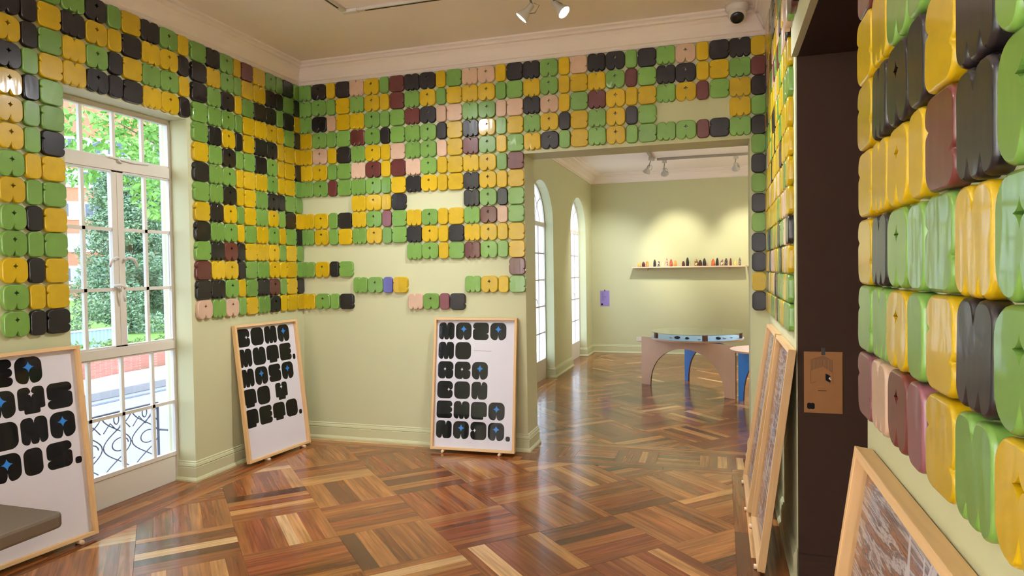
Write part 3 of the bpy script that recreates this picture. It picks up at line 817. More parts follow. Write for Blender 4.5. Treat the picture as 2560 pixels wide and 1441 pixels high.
def lettering(sheet, rows, x0, ztop, cell, pitch_x, pitch_z, y=0.0293, tall=1.04):
    ink, blue = MB(), MB(); white = MB()
    T = Matrix(((1, 0, 0, 0), (0, 0, -1, 0), (0, 1, 0, 0), (0, 0, 0, 1)))
    def put(mb, poly, ox, oz, s, d, sx=None):
        sx = sx or s; n = len(mb.v); m = len(poly)
        for (px, pz) in poly: mb.v.append((ox + px * sx, d, oz + pz * s * tall))
        mb.f.append(tuple(n + i for i in range(m)))
    for r, row in enumerate(rows):
        x = x0
        for c in row:
            oz = ztop - cell * tall - r * pitch_z
            if c == ' ': x += pitch_x * 0.35; continue
            if c == '_': x += pitch_x; continue
            if c == '-':
                put(ink, [(0.1, .50), (1.2, .50), (1.2, .512), (0.1, .512)], x, oz, cell, y); x += pitch_x * 1.2; continue
            put(ink, glyph(c), x, oz - (0.03 if c == ',' else 0) * cell, cell, y)
            if c == 'A': put(blue, star(.5, .62, .21, .21), x, oz, cell, y - 0.0003)
            if c in 'CJ': put(white, [(q if c == 'C' else 1 - q, z) for q, z in star(.74, .52, .10, .11)], x, oz, cell, y - 0.0003)
            if c in 'RK': put(white, star(.46, .56, .09, .11), x, oz, cell, y - 0.0003)
            if c == 'Y': put(white, star(.50, .74, .11, .13), x, oz, cell, y - 0.0003)
            x += {'I': pitch_x * .78, '.': pitch_x * .4, ',': pitch_x * .4}.get(c, pitch_x)
    for nm, mb, mat in (('printed_letter', ink, M['ink']), ('blue_star_print', blue, M['blue_ink']), ('white_star_print', white, M['paper'])):
        for f in mb.f:
            me = bpy.data.meshes.new(nm); me.from_pydata([mb.v[i] for i in f], [], [tuple(range(len(f)))]); link_obj(nm, me, mat, sheet)
def poster(label, p_left, p_right, z, lean, h, rows, x0, ztop, cell, px, pz, pegx, grp=None):
    a = math.atan2(p_right[1] - p_left[1], p_right[0] - p_left[0]); w = math.hypot(p_right[0] - p_left[0], p_right[1] - p_left[1])
    root = empty('framed_poster', (p_left[0], p_left[1], z), (-lean, 0, a), label, 'poster', 'framed lettering posters leaning on the walls')
    sh = frame_parts(root, w, h)
    lettering(sh, rows, x0, ztop, cell, px, pz)
    pegs(root, [(q, 0) for q in pegx], lean)
    return root
rd = math.radians
ZB = 0.027
poster('pine framed poster reading maza mo rra con empa naja leaning beside the wide opening', (-2.313, 5.076), (-1.589, 5.098), ZB, rd(7.6), 1.092,
       ['MAZA', 'MO-', 'RKA', 'CON', 'EMPA', 'NAJA.'], 0.036, 1.053, 0.139, 0.1513, 0.1635, (0.11, 0.60))
poster('pine framed poster reading coma mute masa toy peto leaning in the room corner', (-3.487, 4.318), (-3.417, 5.022), ZB, rd(6.6), 1.082,
       ['COMA', 'MUTE,', 'MASA', 'TO Y', 'PETO.'], 0.030, 1.048, 0.139, 0.1513, 0.1600, (0.20, 0.62))
_a = math.atan2(0.721, 0.076); _w = 0.725
pl3 = (-3.415 - _w * math.cos(_a), 2.931 - _w * math.sin(_a))
poster('pine framed poster ending in ais leaning beside the tall white window', pl3, (-3.415, 2.931), ZB, rd(6.2), 1.085,
       ['_EA', '_AYS', '_OMA', '_AIS.'], 0.080, 1.052, 0.139, 0.1513, 0.1635, (0.10, 0.62))

def grain_frame(label, y_far, x_front, wallx, w=0.725, h=1.09, seed=0, z=ZB):
    dx = wallx - 0.0 - x_front; lean = math.asin(max(0.02, (dx - 0.038) / h))
    root = empty('framed_print', (x_front, y_far, z), (-lean, 0, -PI / 2), label, 'picture', 'framed wood grain prints leaning on the right wall')
    sh = frame_parts(root, w, h, pic=M['strata'])
    rg = random.Random(seed); mb = MB(); y = 0.0292
    # white branching lines printed over the grain
    for k in range(11):
        x = rg.uniform(0.06, w - 0.06); z0 = rg.uniform(0.05, 0.62); z1 = z0 + rg.uniform(0.3, 0.55); dx_ = rg.uniform(-0.10, 0.10); wd = rg.uniform(0.007, 0.014)
        pts = [(x + dx_ * t + 0.015 * math.sin(5 * t + k), z0 + (z1 - z0) * t, wd * (0.35 + 0.65 * abs(math.cos(2.4 * t + k)))) for t in [i / 12 for i in range(13)]]
        n = len(mb.v)
        for (a, b, c) in pts:
            a = min(max(a, 0.03), w - 0.03); b = min(b, h - 0.03)
            mb.v += [(a - c, y, b), (a + c, y, b)]
        for i in range(12): mb.f.append((n + 2 * i, n + 2 * i + 1, n + 2 * i + 3, n + 2 * i + 2))
        bx, bz, bw = pts[7]; sgn = rg.choice((-1, 1)); n = len(mb.v)
        for i in range(9):
            t = i / 8; a = min(max(bx + sgn * 0.09 * t ** 0.8, 0.03), w - 0.03); b = min(bz + 0.22 * t, h - 0.03); c = wd * (1.2 - 0.9 * t)
            mb.v += [(a - c, y - 0.0001, b), (a + c, y - 0.0001, b)]
        for i in range(8): mb.f.append((n + 2 * i, n + 2 * i + 1, n + 2 * i + 3, n + 2 * i + 2))
    me = bpy.data.meshes.new('white_branch_print'); me.from_pydata(mb.v, [], mb.f); link_obj('white_branch_print', me, M['print_white'], sh)
    pegs(root, [(0.09, 0), (w - 0.09, 0)], lean)
    return root
grain_frame('pine framed wood grain print leaning on tiled wall close to the opening', 4.952, 0.142, RF, seed=1)
grain_frame('pine framed wood grain print leaning next to the dark doorway', 4.130, 0.160, RF, seed=2)
grain_frame('pine framed wood grain print with white branching lines under large near tiles', 1.629, 0.130, RN, seed=3, h=1.085)

# ------------------------------------------------------------------ notices
root = empty('kraft_notice', (0.457, YD1 - 0.0135, 0.951), label='brown kraft paper notice taped to the dark passage wall', cat='notice')
MB().box((-0.083, -0.001, -0.145), (0.083, 0, 0.145)).obj('paper_sheet', M['kraft'], root)
def flat(name, polys, mat, parent, y):
    mb = MB()
    for poly in polys:
        n = len(mb.v); mb.v += [(px, y, pz) for px, pz in poly]; mb.f.append(tuple(n + i for i in range(len(poly))))
    me = bpy.data.meshes.new(name); me.from_pydata(mb.v, [], mb.f); return link_obj(name, me, mat, parent)
rect = lambda x0, z0, x1, z1: [(x0, z0), (x1, z0), (x1, z1), (x0, z1)]
flat('printed_plan', [[(-0.055, 0.055), (0, 0.075), (0.042, 0.045), (0.042, 0.105), (0, 0.128), (-0.055, 0.108)], rect(-0.055, -0.005, -0.052, 0.055), rect(0.041, -0.005, 0.043, 0.045),
                      [(-0.05, -0.008), (-0.03, 0.003), (-0.03, 0.006), (-0.05, -0.004)], [(0.008, 0.012), (0.034, -0.006), (0.034, -0.002), (0.008, 0.016)]], M['kraft_dark'], root, -0.0013)
flat('printed_plan_lines', [rect(-0.055 + 0.006 * k, 0.06, -0.0535 + 0.006 * k, 0.11) for k in range(16)], M['kraft'], root, -0.0016)
ee = glyph('E')
for _p in ([[(0.010 + 0.022 * a, 0.012 + 0.032 * b - 0.012 * a) for a, b in ee], rect(-0.022, -0.040, 0.015, -0.0375),
                      [(-0.070 + 0.034 * a, -0.128 + 0.030 * b) for a, b in outline(1, 1, top=[(.5, .12, .14)], bottom=[(.5, .12, .14)], left=[(.5, .06, .1)], right=[(.5, .06, .1)])]]): flat('printed_mark', [_p], M['ink'], root, -0.0014)
flat('printed_window', [[(0.018 + 0.016 * a, 0.018 + 0.020 * b - 0.010 * a) for a, b in ((.35, .2), (1, .2), (1, .45), (.5, .5), (.9, .7), (.6, .75))]], M['paper'], root, -0.0017)
MB().box((-0.008, -0.0025, 0.130), (0.009, -0.0012, 0.163)).obj('tape_strip', M['tape'], root)

root = empty('wall_text_sheet', (-1.981, D2 - 0.0005, 0.972), label='lilac printed sheet taped to the far green wall', cat='notice')
MB().box((-0.083, -0.002, -0.140), (0.083, 0, 0.140)).obj('paper_sheet', M['lilac'], root)
rg = random.Random(4)
flat('printed_lines', [rect(-0.06, 0.10 - 0.0105 * k, -0.06 + rg.uniform(0.03, 0.10), 0.1035 - 0.0105 * k) for k in range(14)], M['lilac_ink'], root, -0.0026)
flat('printed_mark', [[(-0.068 + 0.034 * a, -0.122 + 0.032 * b) for a, b in glyph('O')]], M['ink'], root, -0.0026)
MB().box((-0.008, -0.004, 0.128), (0.008, -0.0022, 0.158)).obj('tape_strip', M['tape'], root)

root = empty('wall_outlet', (-1.367, D2 - 0.0005, 0.253), label='white double electrical outlet low on the far wall', cat='outlet')
MB().box((-0.058, -0.010, -0.036), (0.058, 0, 0.036)).obj('cover_plate', M['cam_white'], root, bevel=0.003)
for sx in (-0.028, 0.028): MB().box((sx - 0.014, -0.0115, -0.016), (sx + 0.014, -0.0095, 0.016)).obj('socket', M['track'], root)

# ------------------------------------------------------------------ shelf with maize cobs
def shelf(x0, x1, label):
    root = empty('wall_shelf', ((x0 + x1) / 2, D2, 1.505), label=label, cat='shelf', group='shelves along the far wall')
    w = (x1 - x0) / 2
    MB().box((-w, -0.20, 0), (w, -0.0005, 0.022)).obj('board', M['shelf'], root, bevel=0.002)
    for s in (-1, 1):
        q = s * (w - 0.25)
        MB().prism([(-0.0005, 0), (-0.14, 0), (-0.0005, -0.05)][::-1], q - 0.004, q + 0.004, Matrix(((0, 0, 1, 0), (1, 0, 0, 0), (0, 1, 0, 0), (0, 0, 0, 1)))).obj('bracket', M['shelf'], root)
    return root
shelf(-1.475, 0.392, 'long pale wooden wall shelf holding a row of maize cobs')
shelf(0.424, 1.9, 'pale wooden wall shelf past the gap beside the long one')
COBS = [(285, 105, 60, (232, 180, 70), (244, 214, 140), 'yellow'), (365, 105, 62, (92, 26, 34), (70, 16, 26), 'dark red'), (435, 125, 58, (222, 128, 62), (236, 170, 110), 'light orange'),
        (575, 150, 52, (32, 20, 28), (24, 14, 20), 'black'), (650, 112, 50, (48, 36, 36), (226, 210, 206), 'black and white'), (730, 108, 54, (226, 206, 158), (236, 222, 180), 'cream'),
        (800, 168, 44, (222, 176, 168), (150, 110, 110), 'pink and white'), (880, 152, 58, (168, 62, 44), (190, 96, 82), 'brick red'), (955, 126, 58, (214, 140, 66), (226, 164, 92), 'orange'),
        (1105, 108, 56, (84, 22, 30), (66, 16, 22), 'short maroon'), (1180, 180, 56, (36, 16, 24), (24, 10, 18), 'tall black'), (1222, 72, 34, (190, 196, 160), (206, 208, 180), 'small pale green'),
        (1335, 170, 58, (104, 72, 34), (216, 186, 140), 'brown and cream speckled'), (1410, 124, 64, (78, 20, 28), (60, 14, 22), 'wide maroon'), (1485, 158, 60, (28, 16, 28), (20, 12, 20), 'stout black'),
        (1640, 140, 64, (196, 82, 38), (206, 104, 56), 'bright orange'), (1715, 160, 50, (30, 14, 24), (20, 10, 18), 'narrow black'), (1800, 128, 60, (110, 84, 70), (232, 206, 190), 'white and brown'),
        (1870, 152, 58, (64, 40, 34), (116, 96, 90), 'dark brown'), (1950, 152, 40, (96, 36, 30), (84, 26, 24), 'thin maroon'), (2030, 118, 54, (242, 200, 110), (248, 214, 140), 'pale yellow'), (2110, 160, 44, (104, 92, 88), (150, 136, 130), 'grey')]
def kernels(name, a, b):
    t = NT(name); gm = t.node('ShaderNodeTexCoord'); vo = t.node('ShaderNodeTexVoronoi', Scale=55.0); t.link(gm.outputs['Object'], vo.inputs['Vector'])
    sp = t.node('ShaderNodeSeparateColor'); t.link(vo.outputs['Color'], sp.inputs[0])
    gt = t.node('ShaderNodeMath', operation='GREATER_THAN'); gt.inputs[1].default_value = 0.55; t.link(sp.outputs[0], gt.inputs[0])
    mx = t.node('ShaderNodeMix', data_type='RGBA'); mx.inputs[6].default_value = (*lin(a), 1); mx.inputs[7].default_value = (*lin(b), 1)
    t.link(gt.outputs[0], mx.inputs[0]); t.link(mx.outputs[2], t.b.inputs['Base Color']); t.b.inputs['Roughness'].default_value = 0.35
    return t.m
for (px, ph, pw, c1, c2, nm) in COBS:
    x = -1.475 + (px - 155) / 1096.0; h = ph / 1096.0; rr = pw / 1096.0 / 2
    root = empty('maize_cob', (x, D2 - 0.085, 1.5272), (0, 0, random.uniform(0, 6)), '%s maize cob standing upright on the long shelf' % nm, 'maize cob', 'maize cobs along the wall shelf')
    mb = MB(); rows, cols = 13, 20
    for i in range(rows):
        t = i / (rows - 1); env = (0.92 + 0.22 * t * (1 - t)) * (1 - t ** 3.2) ** 0.62 if t < 1 else 0.0
        for k in range(cols):
            bump = 1 + 0.045 * (1 if (k % 2) else -1) + 0.03 * (1 if i % 2 else -1)
            q = rr * max(env, 0.03) * bump; a = 2 * PI * k / cols
            mb.v.append((q * math.cos(a), q * math.sin(a), 0.94 * h * t))
    for i in range(rows - 1):
        for k in range(cols):
            k2 = (k + 1) % cols; mb.f.append((i * cols + k, i * cols + k2, (i + 1) * cols + k2, (i + 1) * cols + k))
    mb.f.append(tuple(reversed(range(cols)))); mb.f.append(tuple((rows - 1) * cols + k for k in range(cols)))
    mb.obj('kernel_body', kernels('kernels_' + nm.replace(' ', '_'), c1, c2), root, True)
    MB().lathe([(rr * 0.22, 0.90 * h), (rr * 0.14, 0.98 * h), (rr * 0.05, 1.04 * h)], 8).obj('tip', M['shelf'], root, True)

# ------------------------------------------------------------------ round arched tables in the far room
def arch_panel(parent, p0, p1, h, leg, th, faces, name='arch_panel'):
    """flat board with a big arch cut out, from floor point p0 to p1; faces = (front material, back material)"""
    p0, p1 = Vector(p0), Vector(p1); d = (p1 - p0); w = d.length; d.normalize(); nrm = Vector((d.y, -d.x))
    N = 20; arc = []
    for k in range(N + 1):
        t = PI * k / N; arc.append((w / 2 + (w / 2 - leg) * math.cos(t), (h - 0.10) * math.sin(t) ** 0.9 if 0 < k < N else 0.0))
    poly = [(0, 0)] + [(x, z) for x, z in reversed(arc)] + [(w, 0), (w, h), (0, h)]
    pl = [poly[0]] + poly[1:]
    me = bpy.data.meshes.new(name); V = []; m = len(pl)
    for s in (0.5, -0.5):
        for (x, z) in pl:
            q = p0 + d * x + nrm * (th * s); V.append((q.x, q.y, z))
    Fc = [tuple(range(m)), tuple(m + i for i in reversed(range(m)))] + [(i, m + i, m + (i + 1) % m, (i + 1) % m) for i in range(m)]
    me.from_pydata(V, [], Fc)
    for mt in (faces[0], faces[1], M['mdf_edge']): me.materials.append(mt)
    for i, p in enumerate(me.polygons): p.material_index = 0 if i == 0 else (1 if i == 1 else 2)
    return link_obj(name, me, None, parent)
def disc(name, c, r, z0, z1, mat, parent, seg=64):
    return MB().lathe([(r, z0), (r, z1)], seg, Matrix.Translation((c[0], c[1], 0))).obj(name, mat, parent)
tb = (-0.290, 8.700)
root = empty('display_table', (tb[0], tb[1], 0), label='round glass topped display table on arched wooden panels', cat='table')
o_ = lambda p: (p[0] - tb[0], p[1] - tb[1])
arch_panel(root, o_((-0.984, 8.816)), o_((0.159, 7.973)), 0.610, 0.15, 0.018, (M['mdf'], M['blue']))
arch_panel(root, o_((-0.458, 9.214)), o_((0.135, 8.010)), 0.598, 0.11, 0.018, (M['blue'], M['blue']))
ld = disc('lower_disc', (0, 0), 0.56, 0.612, 0.630, M['mdf'], root)
disc('painted_top', (0, 0), 0.556, 0.6302, 0.633, M['lav'], ld)
for k, a in enumerate((205, 282, 350, 60, 130)):
    ca, sa = math.cos(rd(a)), math.sin(rd(a)); R = Matrix.Rotation(rd(a), 4, 'Z')
    MB().box((0.515, -0.03, 0.633), (0.545, 0.03, 0.698)).obj('spacer_block', M['mdf_edge'], root).matrix_local = R
disc('glass_top', (0, 0), 0.555, 0.698, 0.706, M['green_glass'], root)
rg = random.Random(9)
for k, (ax, ay, nm, mt, sz) in enumerate(((-0.22, -0.30, 'dark carved stone with a round top inside the glass table', 'stone_dark', 0.030), (-0.30, -0.22, 'small white pebble at the rim inside the glass table', 'stone_white', 0.017),
        (-0.10, -0.34, 'dark flat stone in the middle of the glass table', 'stone_dark', 0.022), (0.04, -0.40, 'white flat pebble near the front spacer of the glass table', 'stone_white', 0.018),
        (0.26, -0.28, 'dark oval stone right of the front spacer in the glass table', 'stone_dark', 0.026), (0.33, -0.22, 'white chip beside the oval stone in the glass table', 'stone_white', 0.020), (0.41, -0.10, 'small white bead near the right rim of the glass table', 'stone_white', 0.013))):
    m = MB(); prof = [(sz * math.sin(PI * i / 8) * (1 + 0.12 * math.sin(3 * i + k)) + 1e-4, sz * 0.75 * (1 - math.cos(PI * i / 8))) for i in range(9)]
    o = m.lathe(prof, 14).obj('display_stone', M[mt], None, True)
    o.location = (tb[0] + ax, tb[1] + ay, 0.6332); o.scale = (1.25, 1, 0.8); tag(o, nm, 'stone', 'stones on show inside the glass table')
sb = (0.475, 7.62)
root = empty('low_table', (sb[0], sb[1], 0), label='low round wooden table with blue arched legs behind the doorway pillar', cat='table')
o_ = lambda p: (p[0] - sb[0], p[1] - sb[1])
disc('table_top', (0, 0), 0.385, 0.600, 0.618, M['mdf'], root)
arch_panel(root, o_((0.190, 7.935)), o_((0.70, 7.36)), 0.600, 0.075, 0.018, (M['blue'], M['mdf']))
arch_panel(root, o_((0.80, 7.80)), o_((0.33, 7.70)), 0.598, 0.075, 0.018, (M['blue'], M['blue']))

# ------------------------------------------------------------------ bench
root = empty('bench', (-3.10, 1.65, 0), label='brown padded bench standing before the poster ending in ais', cat='bench')
def rbox(x0, y0, x1, y1, z0, z1, r):
    return MB().prism(fillet([(x0, y0), (x1, y0), (x1, y1), (x0, y1)], [r] * 4, 6), z0, z1)
rbox(-0.235, -0.65, 0.225, 0.65, 0.355, 0.425, 0.05).obj('seat_pad', M['bench'], root, bevel=0.014)
for sx in (-0.17, 0.16):
    for sy in (-0.56, 0.18): MB().box((sx - 0.022, sy - 0.022, 0), (sx + 0.022, sy + 0.022, 0.357)).obj('leg', M['dark_metal'], root)

# ------------------------------------------------------------------ ceiling track, spotlights, security camera
def aim_matrix(p, target):
    d = (Vector(target) - Vector(p)).normalized(); return d.to_track_quat('-Z', 'Y').to_matrix().to_4x4()
def spotlight(p, target, mount_z, label, watts, size=70, lit=True, mount=None, blend=0.7, colour=WARM, lamp_r=0.045, grp='track spotlights', soft=0.05):
    """p = lens centre; short metal stem to the track, flared head, lens disc"""
    mt = mount or (p[0], p[1])
    root = empty('track_spotlight', (mt[0], mt[1], mount_z), label=label, cat='spotlight', group=grp)
    Mx = Matrix.Translation(p) @ aim_matrix(p, target); inv = Matrix.Translation((-mt[0], -mt[1], -mount_z))
    hd = MB(); r = lamp_r
    hd.lathe([(0.014, 0.115), (0.020, 0.110), (0.022, 0.060), (r * 0.62, 0.050), (r * 0.82, 0.030), (r * 1.02, 0.010), (r * 1.06, 0.0), (r * 0.98, -0.001), (r * 0.94, 0.006)][::-1], 24, inv @ Mx)
    hd.obj('lamp_head', M['lamp_metal'], root, True)
    lens = MB().lathe([(0.001, 0.003), (r * 0.93, 0.004), (r * 0.93, 0.001), (0.001, 0.0)], 24, inv @ Mx).obj('lens', M['lens'] if lit else M['metal'], root)
    back = (inv @ Mx) @ Vector((0, 0, 0.11)); mid = (inv @ Mx) @ Vector((0, 0, 0.06))
    MB().tube([(0, 0, 0), (back.x * 0.2, back.y * 0.2, back.z * 0.45), tuple(back)], 0.008, 8).obj('stem', M['metal'], root, True)
    MB().box((-0.035, -0.016, -0.045), (0.035, 0.016, 0.0)).obj('track_adaptor', M['track'], root, bevel=0.003)
    MB().tube([tuple(back + Vector((0.012, 0, 0.01))), tuple(back + Vector((0.05, 0.0, -0.01))), tuple(mid + Vector((0.055, 0, -0.02))), tuple(mid + Vector((0.02, 0, -0.02)))], 0.003, 6).obj('flex_cable', M['metal'], root, True)
    if lit and watts:
        l = bpy.data.lights.new('spot_beam', 'SPOT'); l.energy = watts; l.color = colour; l.spot_size = rd(size); l.spot_blend = blend; l.shadow_soft_size = soft
        lo = bpy.data.objects.new('spot_beam', l); COL.objects.link(lo)
        lo.parent = root; lo.matrix_local = inv @ Mx @ Matrix.Translation((0, 0, -0.012))
    return root
TZ = CEIL - 0.001
root = empty('lighting_track', (-2.56, 4.30, TZ), label='white ceiling lighting track turning a corner above the room', cat='light track')
MB().box((-0.018, -0.018, -0.020), (2.3, 0.018, 0)).obj('track_rail', M['track'], root)
MB().box((0.16, -0.006, -0.0225), (2.3, 0.006, -0.0195)).obj('track_slot', M['black'], root)
MB().box((-0.018, -3.6, -0.020), (0.018, -0.018, 0)).obj('track_rail', M['track'], root)
MB().box((-0.006, -3.6, -0.0225), (0.006, -0.10, -0.0195)).obj('track_slot', M['black'], root)
MB().box((-0.022, -0.022, -0.024), (0.10, 0.022, 0)).obj('corner_connector', M['cam_white'], root, bevel=0.002)
SZ = TZ - 0.0225
spotlight((-1.262, 4.35, 3.185), (-3.3, 4.05, 0.9), SZ, 'lit metal spotlight aimed at the window wall', 150, 100, mount=(-1.20, 4.30))
spotlight((-0.972, 4.37, 3.192), (0.34, 4.05, 1.75), SZ, 'lit metal spotlight aimed at the yellow tiled wall', 230, 80, mount=(-1.02, 4.30))
spotlight((-2.56, 3.32, 3.19), (-2.3, 5.2, 0.9), SZ, 'added unseen metal spotlight aimed at the poster beside the opening', 85, 100, mount=(-2.56, 3.25))  # out-of-view lamp added to light the back wall and poster
spotlight((-2.53, 2.05, 3.19), (-1.2, 2.9, 0.0), SZ, 'added unseen metal spotlight aimed at the parquet', 30, 125, mount=(-2.56, 2.0))  # lamp added out of view, for light on and off the floor
spotlight((-2.52, 1.35, 3.19), (0.3, 1.3, 1.3), SZ, 'added unseen metal spotlight aimed at the near tiled wall', 25, 90, mount=(-2.56, 1.3))  # unseen lamp put in to brighten the near tiles
spotlight((-2.56, 0.90, 3.19), (-2.6, -1.6, 0.9), SZ, 'added unseen fill spotlight aimed at the rear wall near the windows', 2000, 115, mount=(-2.56, 0.95), colour=COOL)  # added lamp; the rear wall bounces it forward as soft fill
spotlight((-2.52, 1.65, 3.19), (-1.6, -1.6, 0.9), SZ, 'added unseen fill spotlight aimed at the rear wall by the tiles', 2500, 78, mount=(-2.56, 1.65), colour=COOL)  # second added lamp, bounced off the rear wall to lift the ceiling
T2 = CEIL2 - 0.001
root = empty('lighting_track', (-0.93, 10.43, T2), label='grey lighting track on the ceiling of the far room', cat='light track')
MB().box((0.02, -0.018, -0.035), (2.6, 0.018, 0)).obj('track_rail', M['metal'], root)
MB().box((-0.06, -0.9, -0.035), (-0.02, 0.018, 0)).obj('track_rail', M['metal'], root)
S2 = T2 - 0.036
spotlight((-1.06, 10.30, 2.945), (-2.0, 11.3, 1.0), S2, 'lit grey spotlight at the track corner in the far room', 120, 95, mount=(-0.97, 10.10), lamp_r=0.055, grp='far room spotlights')
spotlight((-0.80, 10.47, 2.93), (-0.70, 11.95, 1.78), S2, 'round backed spotlight throwing the yellow pool above the shelf', 110, 50, mount=(-0.80, 10.43), lamp_r=0.055, grp='far room spotlights', blend=0.9, colour=(1.0, 0.93, 0.72))
spotlight((0.225, 10.47, 2.95), (0.46, 11.95, 1.78), S2, 'spotlight with a looped cable above the low table', 110, 50, mount=(0.225, 10.43), lamp_r=0.055, grp='far room spotlights', blend=0.9, colour=(1.0, 0.93, 0.72))

spotlight((1.30, 10.43, 2.95), (2.2, 9.0, 1.1), S2, 'added unseen fill spotlight near the end of the far track aimed sideways', 680, 140, mount=(1.30, 10.43), lamp_r=0.055, grp='far room spotlights')  # added out of view; bounces fill into the far room off its right wall

root = empty('security_camera', (0.124, 5.150, CEIL), label='white dome security camera on the ceiling by the tiled corner', cat='camera')
MB().lathe([(0.062, 0), (0.064, -0.012), (0.058, -0.030), (0.045, -0.040)][::-1], 28).obj('base', M['cam_white'], root, True)
Mx = Matrix.Translation((0, -0.006, -0.052)) @ Matrix.Rotation(rd(-38), 4, 'X')
MB().lathe([(0.010, 0.040), (0.036, 0.032), (0.046, 0.012), (0.047, -0.008), (0.043, -0.026), (0.036, -0.032)][::-1], 28, Mx).obj('ball_housing', M['cam_white'], root, True)
MB().lathe([(0.037, -0.0325), (0.030, -0.040), (0.012, -0.044)][::-1], 28, Mx).obj('lens_window', M['black'], root, True)
MB().tube([(0.045, 0.0, -0.010), (0.075, 0.02, -0.018), (0.100, 0.035, -0.045), (0.125, 0.055, -0.09), (0.145, 0.075, -0.125)], 0.003, 6).obj('cable', M['cam_white'], root, True)
root.scale = (1.3, 1.3, 1.3)

# ------------------------------------------------------------------ outdoors
GZ = -0.6
M['asphalt'] = plain('asphalt', (140, 142, 150), 0.9, bump=0.2, bscale=120, var=0.05)
M['kerb'] = plain('kerb_concrete', (150, 148, 150), 0.9, bump=0.2, var=0.08)
M['pave'] = plain('pink_paving', (206, 170, 160), 0.9, var=0.08, vscale=4)
M['grass'] = plain('lawn', (112, 150, 60), 0.95, bump=0.6, bscale=30, var=0.3, vscale=6)
M['plank'] = plain('fence_wood', (170, 140, 112), 0.8, var=0.15)
M['corr'] = plain('blue_grey_sheet', (176, 192, 216), 0.5)
M['conifer'] = plain('conifer_leaf', (138, 164, 134), 0.7, var=0.25, vscale=2)
M['leaf'] = plain('broad_leaf', (128, 176, 84), 0.6, var=0.3, vscale=3)
M['hedge'] = plain('hedge_leaf', (120, 150, 78), 0.7, var=0.3, vscale=3)
M['bark'] = plain('bark', (92, 76, 62), 0.9, bump=0.4, bscale=20, var=0.2)
M['facade_white'] = plain('facade_white', (226, 226, 232), 0.7)
M['pane_dark'] = plain('building_pane', (84, 92, 112), 0.15)
def brick(name, a, b, mortar, sc):
    t = NT(name); tc = t.node('ShaderNodeTexCoord'); br = t.node('ShaderNodeTexBrick', Scale=sc)
    sx = t.node('ShaderNodeSeparateXYZ'); cx = t.node('ShaderNodeCombineXYZ'); t.link(tc.outputs['Object'], sx.inputs[0])
    t.link(sx.outputs[0], cx.inputs[0]); t.link(sx.outputs[2], cx.inputs[1]); t.link(cx.outputs[0], br.inputs['Vector'])
    br.inputs['Color1'].default_value = (*lin(a), 1); br.inputs['Color2'].default_value = (*lin(b), 1); br.inputs['Mortar'].default_value = (*lin(mortar), 1)
    t.link(br.outputs['Color'], t.b.inputs['Base Color']); t.b.inputs['Roughness'].default_value = 0.9
    return t.m
M['brick'] = brick('red_brick', (214, 122, 92), (200, 104, 78), (208, 150, 126), 6.0)
M['brick2'] = brick('planter_brick', (186, 128, 112), (168, 110, 96), (188, 146, 132), 9.0)
tag(MB().box((-90, -30, GZ - 0.2), (-10.05, 90, GZ - 0.012)).box((-10.05, -30, GZ - 0.2), (L - TL, 90, GZ)).obj('ground', M['asphalt']), kind=S)
tag(MB().box((-10.3, -20, GZ), (-10.05, 60, GZ + 0.14)).obj('kerb', M['kerb'], bevel=0.01), kind=S)
tag(MB().box((-11.6, -20, GZ - 0.01), (-10.3, 60, GZ + 0.135)).obj('pavement', M['pave']), kind=S)
tag(MB().box((-60, -20, GZ - 0.01), (-11.6, 80, GZ + 0.12)).obj('lawn', M['grass']), kind=S)
tag(MB().box((-9.8, -20, GZ), (-9.68, 60, GZ + 0.006)).obj('gutter_line', M['iron']), kind=S)

def leaf_cloud(name, mat, parent, blobs, n, size, seed, droop=0.0):
    rg = random.Random(seed); V = []; Fc = []
    tot = sum(b[1] ** 2 for b in blobs)
    for (c, r, sq) in blobs:
        for _ in range(int(n * r * r / tot)):
            d = Vector((rg.gauss(0, 1), rg.gauss(0, 1), rg.gauss(0, 1))).normalized(); q = r * rg.uniform(0.55, 1.0) ** 0.5
            p = Vector(c) + Vector((d.x * q, d.y * q, d.z * q * sq))
            a = Vector((rg.gauss(0, 1), rg.gauss(0, 1), rg.gauss(0, 0.6) - droop)).normalized(); b = a.cross(Vector((rg.gauss(0, 1), rg.gauss(0, 1), rg.gauss(0, 1)))).normalized()
            s = size * rg.uniform(0.6, 1.3); k = len(V)
            V += [tuple(p), tuple(p + a * s * 0.5 + b * s * 0.22), tuple(p + a * s), tuple(p + a * s * 0.5 - b * s * 0.22)]
            Fc.append((k, k + 1, k + 2, k + 3))
    me = bpy.data.meshes.new(name); me.from_pydata(V, [], Fc)
    return tag(link_obj(name, me, mat, parent), kind='stuff')
